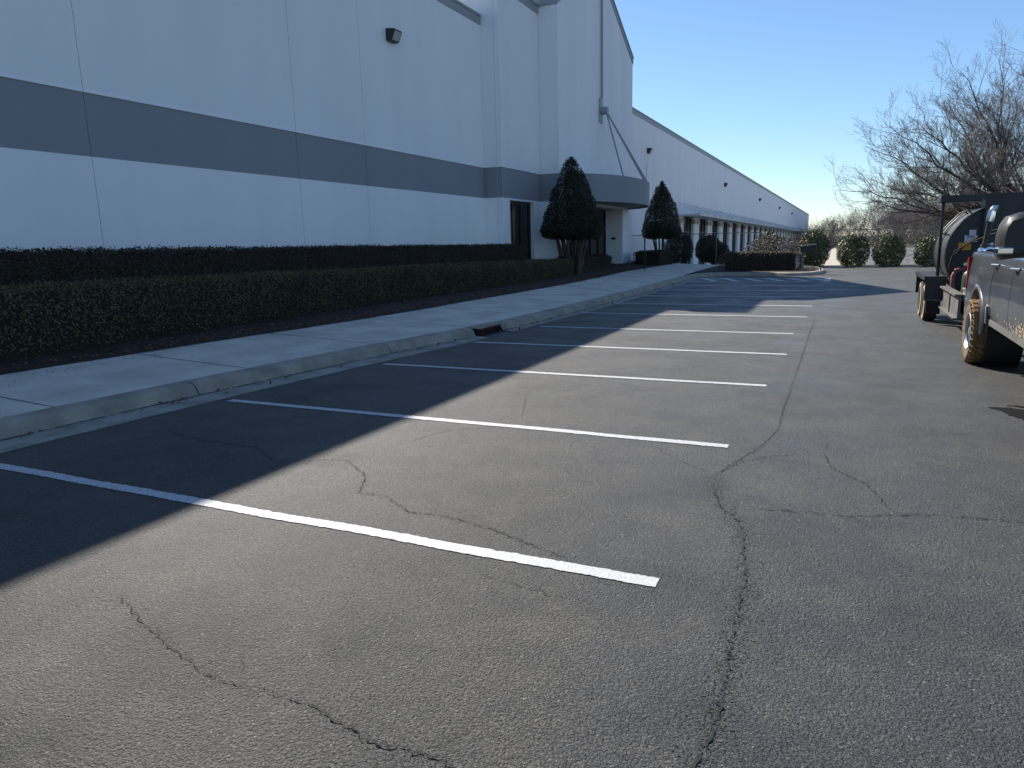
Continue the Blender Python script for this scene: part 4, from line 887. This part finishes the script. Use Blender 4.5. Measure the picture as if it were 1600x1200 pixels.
def big_tree(seed):
    """spreading tree: main limbs follow set courses, side branches and twigs grow along them"""
    rd = random.Random(seed); big, thin = [], []
    base = Vector((0, 0, 2.2))
    big.append(([Vector((0, 0, -.4)), Vector((.03, 0, .6)), Vector((0, .05, 1.6)), base], [.46, .36, .31, .29], 9))
    ends = [((-3.4, .3, 4.3), (-9.9, 1.2, 5.7)), ((-2.8, -.6, 5.0), (-8.6, -1, 8.4)), ((-1.7, .4, 6), (-6.4, 1, 11.2)), ((-.8, -.4, 6.5), (-3.4, -.8, 13.4)), ((.3, .3, 6.5), (.2, .6, 14.6)),
            ((1.6, -.5, 6), (4, -1, 13.5)), ((2.6, .4, 5), (8, 1, 10.5)), ((3, -.3, 4), (9.5, -1, 6.5)), ((-1.2, 2.4, 4.5), (-3.5, 7.5, 7.4)), ((1, 2.4, 5), (3, 7, 10.5)), ((-1.2, -2.2, 4.6), (-4, -6.5, 7.9)), ((1.4, -2.3, 5.2), (3, -6.5, 11)),
            ((-1.9, .9, 4.2), (-8.2, 3.5, 6.6)), ((-1.8, -1.2, 5.2), (-7.4, -3, 9.9)), ((-.9, 1.2, 6.4), (-4.9, 2.6, 12.6)), ((-2.9, -1.4, 3.6), (-8.6, -3.4, 4.6)), ((-1.0, 1.2, 7.0), (-1.6, 2, 14.2))]
    def sub(p, d, L, r, lev):
        n = 4 if lev < 2 else 3; pts = [p]; rs = [r]; q = p.copy(); dd = d.copy()
        for i in range(n):
            dd = (dd + Vector((rd.gauss(0, .15), rd.gauss(0, .15), rd.gauss(0, .13)+.08))).normalized(); q = q+dd*L/n; pts.append(q.copy()); rs.append(max(.0055, r*(1-.6*(i+1)/n)))
        (thin if lev else big).append((pts, rs, 4 if not lev else 3))
        if lev >= 3 or L < .25: return
        k = (8, 6, 4)[lev]
        for i in range(k):
            t = .2+.8*(i+rd.random())/k; j_ = min(n-1, int(t*n)); f = t*n-j_; pp = pts[j_].lerp(pts[j_+1], f); tg = (pts[j_+1]-pts[j_]).normalized()
            ax = Vector((rd.gauss(0, 1), rd.gauss(0, 1), rd.gauss(0, 1))); ax = (ax-tg*ax.dot(tg)).normalized(); an = rd.uniform(.4, .95)
            nd = tg*math.cos(an)+ax*math.sin(an); nd.z += .12
            sub(pp, nd.normalized(), L*rd.uniform(.42, .68)*(1.1-.45*t), max(.0055, (rs[j_]*.55)), lev+1)
    for (m1, e) in ends:
        m1, e = Vector(m1), Vector(e); N_ = 14; pts = []; rs = []; w_ = Vector()
        for i in range(N_+1):
            t = i/N_; p = base*(1-t)**2 + m1*2*t*(1-t) + e*t*t; w_ = w_*.6+Vector((rd.gauss(0, .14), rd.gauss(0, .14), rd.gauss(0, .14))); p += w_*min(1, i/2); pts.append(p); rs.append(.155*(1-t)**1.15+.012)
        big.append((pts, rs, 6)); Lm = (e-base).length
        for i in range(15):
            t = .26+.74*(i+rd.random())/15; j_ = min(N_-1, int(t*N_)); f = t*N_-j_; pp = pts[j_].lerp(pts[j_+1], f); tg = (pts[j_+1]-pts[j_]).normalized()
            ax = Vector((rd.gauss(0, 1), rd.gauss(0, 1), rd.gauss(0, .8)+.25)); ax = (ax-tg*ax.dot(tg)).normalized(); an = rd.uniform(.45, 1.0)
            nd = tg*math.cos(an)+ax*math.sin(an)
            sub(pp, nd.normalized(), Lm*rd.uniform(.2, .42)*(1.2-.6*t), max(.014, rs[j_]*.5), 0 if t < .75 else 1)
    return big, thin
big, thin = big_tree(4)
print('tree faces', sum(len(p)*n for p, r, n in thin), len(thin))
tree_obj('bare_tree', (8.95, 53, -.2), big, thin, M['bark'], M['twig'], 'big leafless spreading tree rising behind the tank trailer', rot=0, zs=.86)

protos = []
for sd, H, sp_, lv, fr in ((1, 13, .75, 6, .3), (2, 15, .6, 6, .34), (3, 12, .9, 6, .26), (4, 14, .7, 6, .32)):
    bg_, th_ = grow(sd, H, sp_, lv, .2, fr, (2, 3), .3, .028, 6, .14, .72)
    m_ = fold(bg_); nb = len(m_.f); m2 = fold(th_)
    V = np.array(m_.v+m2.v); Q = np.array(m_.f+[tuple(i+len(m_.v) for i in f) for f in m2.f]); protos.append((V, Q, V[:, 2].max()))
    print('proto', len(Q), V[:, 2].max())
rd = random.Random(8)
VV, FF = [], []; off = 0
def put(x, y, h, k, a):
    global off
    V, Q, top = protos[k]; s_ = h/top; c_, s2 = math.cos(a), math.sin(a)
    P = V*s_; P = np.stack([P[:, 0]*c_-P[:, 1]*s2+x, P[:, 0]*s2+P[:, 1]*c_+y, P[:, 2]-1.3], 1); VV.append(P); FF.append(Q+off); off += len(P)
for i in range(130):                                             # height of the wood rises to the right
    y = rd.uniform(200, 300); u = rd.uniform(-.09, .34); x = u*y
    h = (7.5 + 9*min(1, max(0, (u+.05)/.16)))*y/225*rd.uniform(.75, 1.1)
    put(x, y, h, rd.randrange(4), rd.uniform(0, 6.28))
o = mesh_np('far_wood', np.concatenate(VV), np.concatenate(FF), M['fartwig']); tag(o, 'distant leafless grey brown wood beyond the truck yard', 'wood', kind='stuff')
for (x, y, h, k, lab) in [(5.6, 200, 13.5, 0, 'tallest bare tree standing out of the distant wood'), (-4.2, 215, 9.6, 2, 'lone bare tree by the far end of the warehouse'), (13.5, 195, 11.5, 3, 'bare tree in the distant wood right of the tallest one')]:
    V, Q, top = protos[k]; root = empty('bare_tree', (0, 0, 0), lab, 'tree')
    bg_, th_ = grow(k+1, (13, 15, 12, 14)[k], (.75, .6, .9, .7)[k], 6, .2, (.3, .34, .26, .32)[k], (2, 3), .3, .028, 6, .14, .72)
    fold(bg_).build('trunk', M['fartwig'], root, fix=False); fold(th_).build('crown', M['fartwig'], root, fix=False)
    root.location = (x, y, -1.3); root.scale = (h/top,)*3; root.rotation_euler = (0, 0, k*1.3)
# underbrush at the wood's foot
n = 60000; yy = rng.uniform(185, 300, n); uu = rng.uniform(-.1, .36, n); hmax = (3.2+4*np.clip((uu+.06)/.2, 0, 1))
zz = -1.25+np.abs(rng.normal(0, .55, n))*hmax*.75
V, F = leaf_quads(np.stack([uu*yy, yy, zz], 1), rng.normal(0, 1, (n, 3)), .42, 1, .3); o = mesh_np('underbrush', V, F, M['brush']); tag(o, 'brown underbrush along the foot of the distant wood', 'brush', kind='stuff')
# russet thicket and an evergreen behind the trailer
big, thin = grow(33, 6, 1.1, 6, .12, .2, (2, 4), .3, .016, 8, .16, .74)
tree_obj('russet_tree', (10.6, 62, -1.2), big, thin, M['bark'], M['redtwig'], 'russet twiggy small tree showing between trailer canopy and tank', scale=.7)
bush('evergreen_tree', (10.4, 105, -1.2), [(.2, .6), (1.6, 1.0), (1.9, 2.0), (1.5, 3.6), (1.0, 5.0), (.5, 6.0), (.01, 6.6)], 60, .3, M['pine'], 'green evergreen beyond the fence left of the trailer canopy post', 'tree', core=.5, lumpy=.4, jitter=.2)
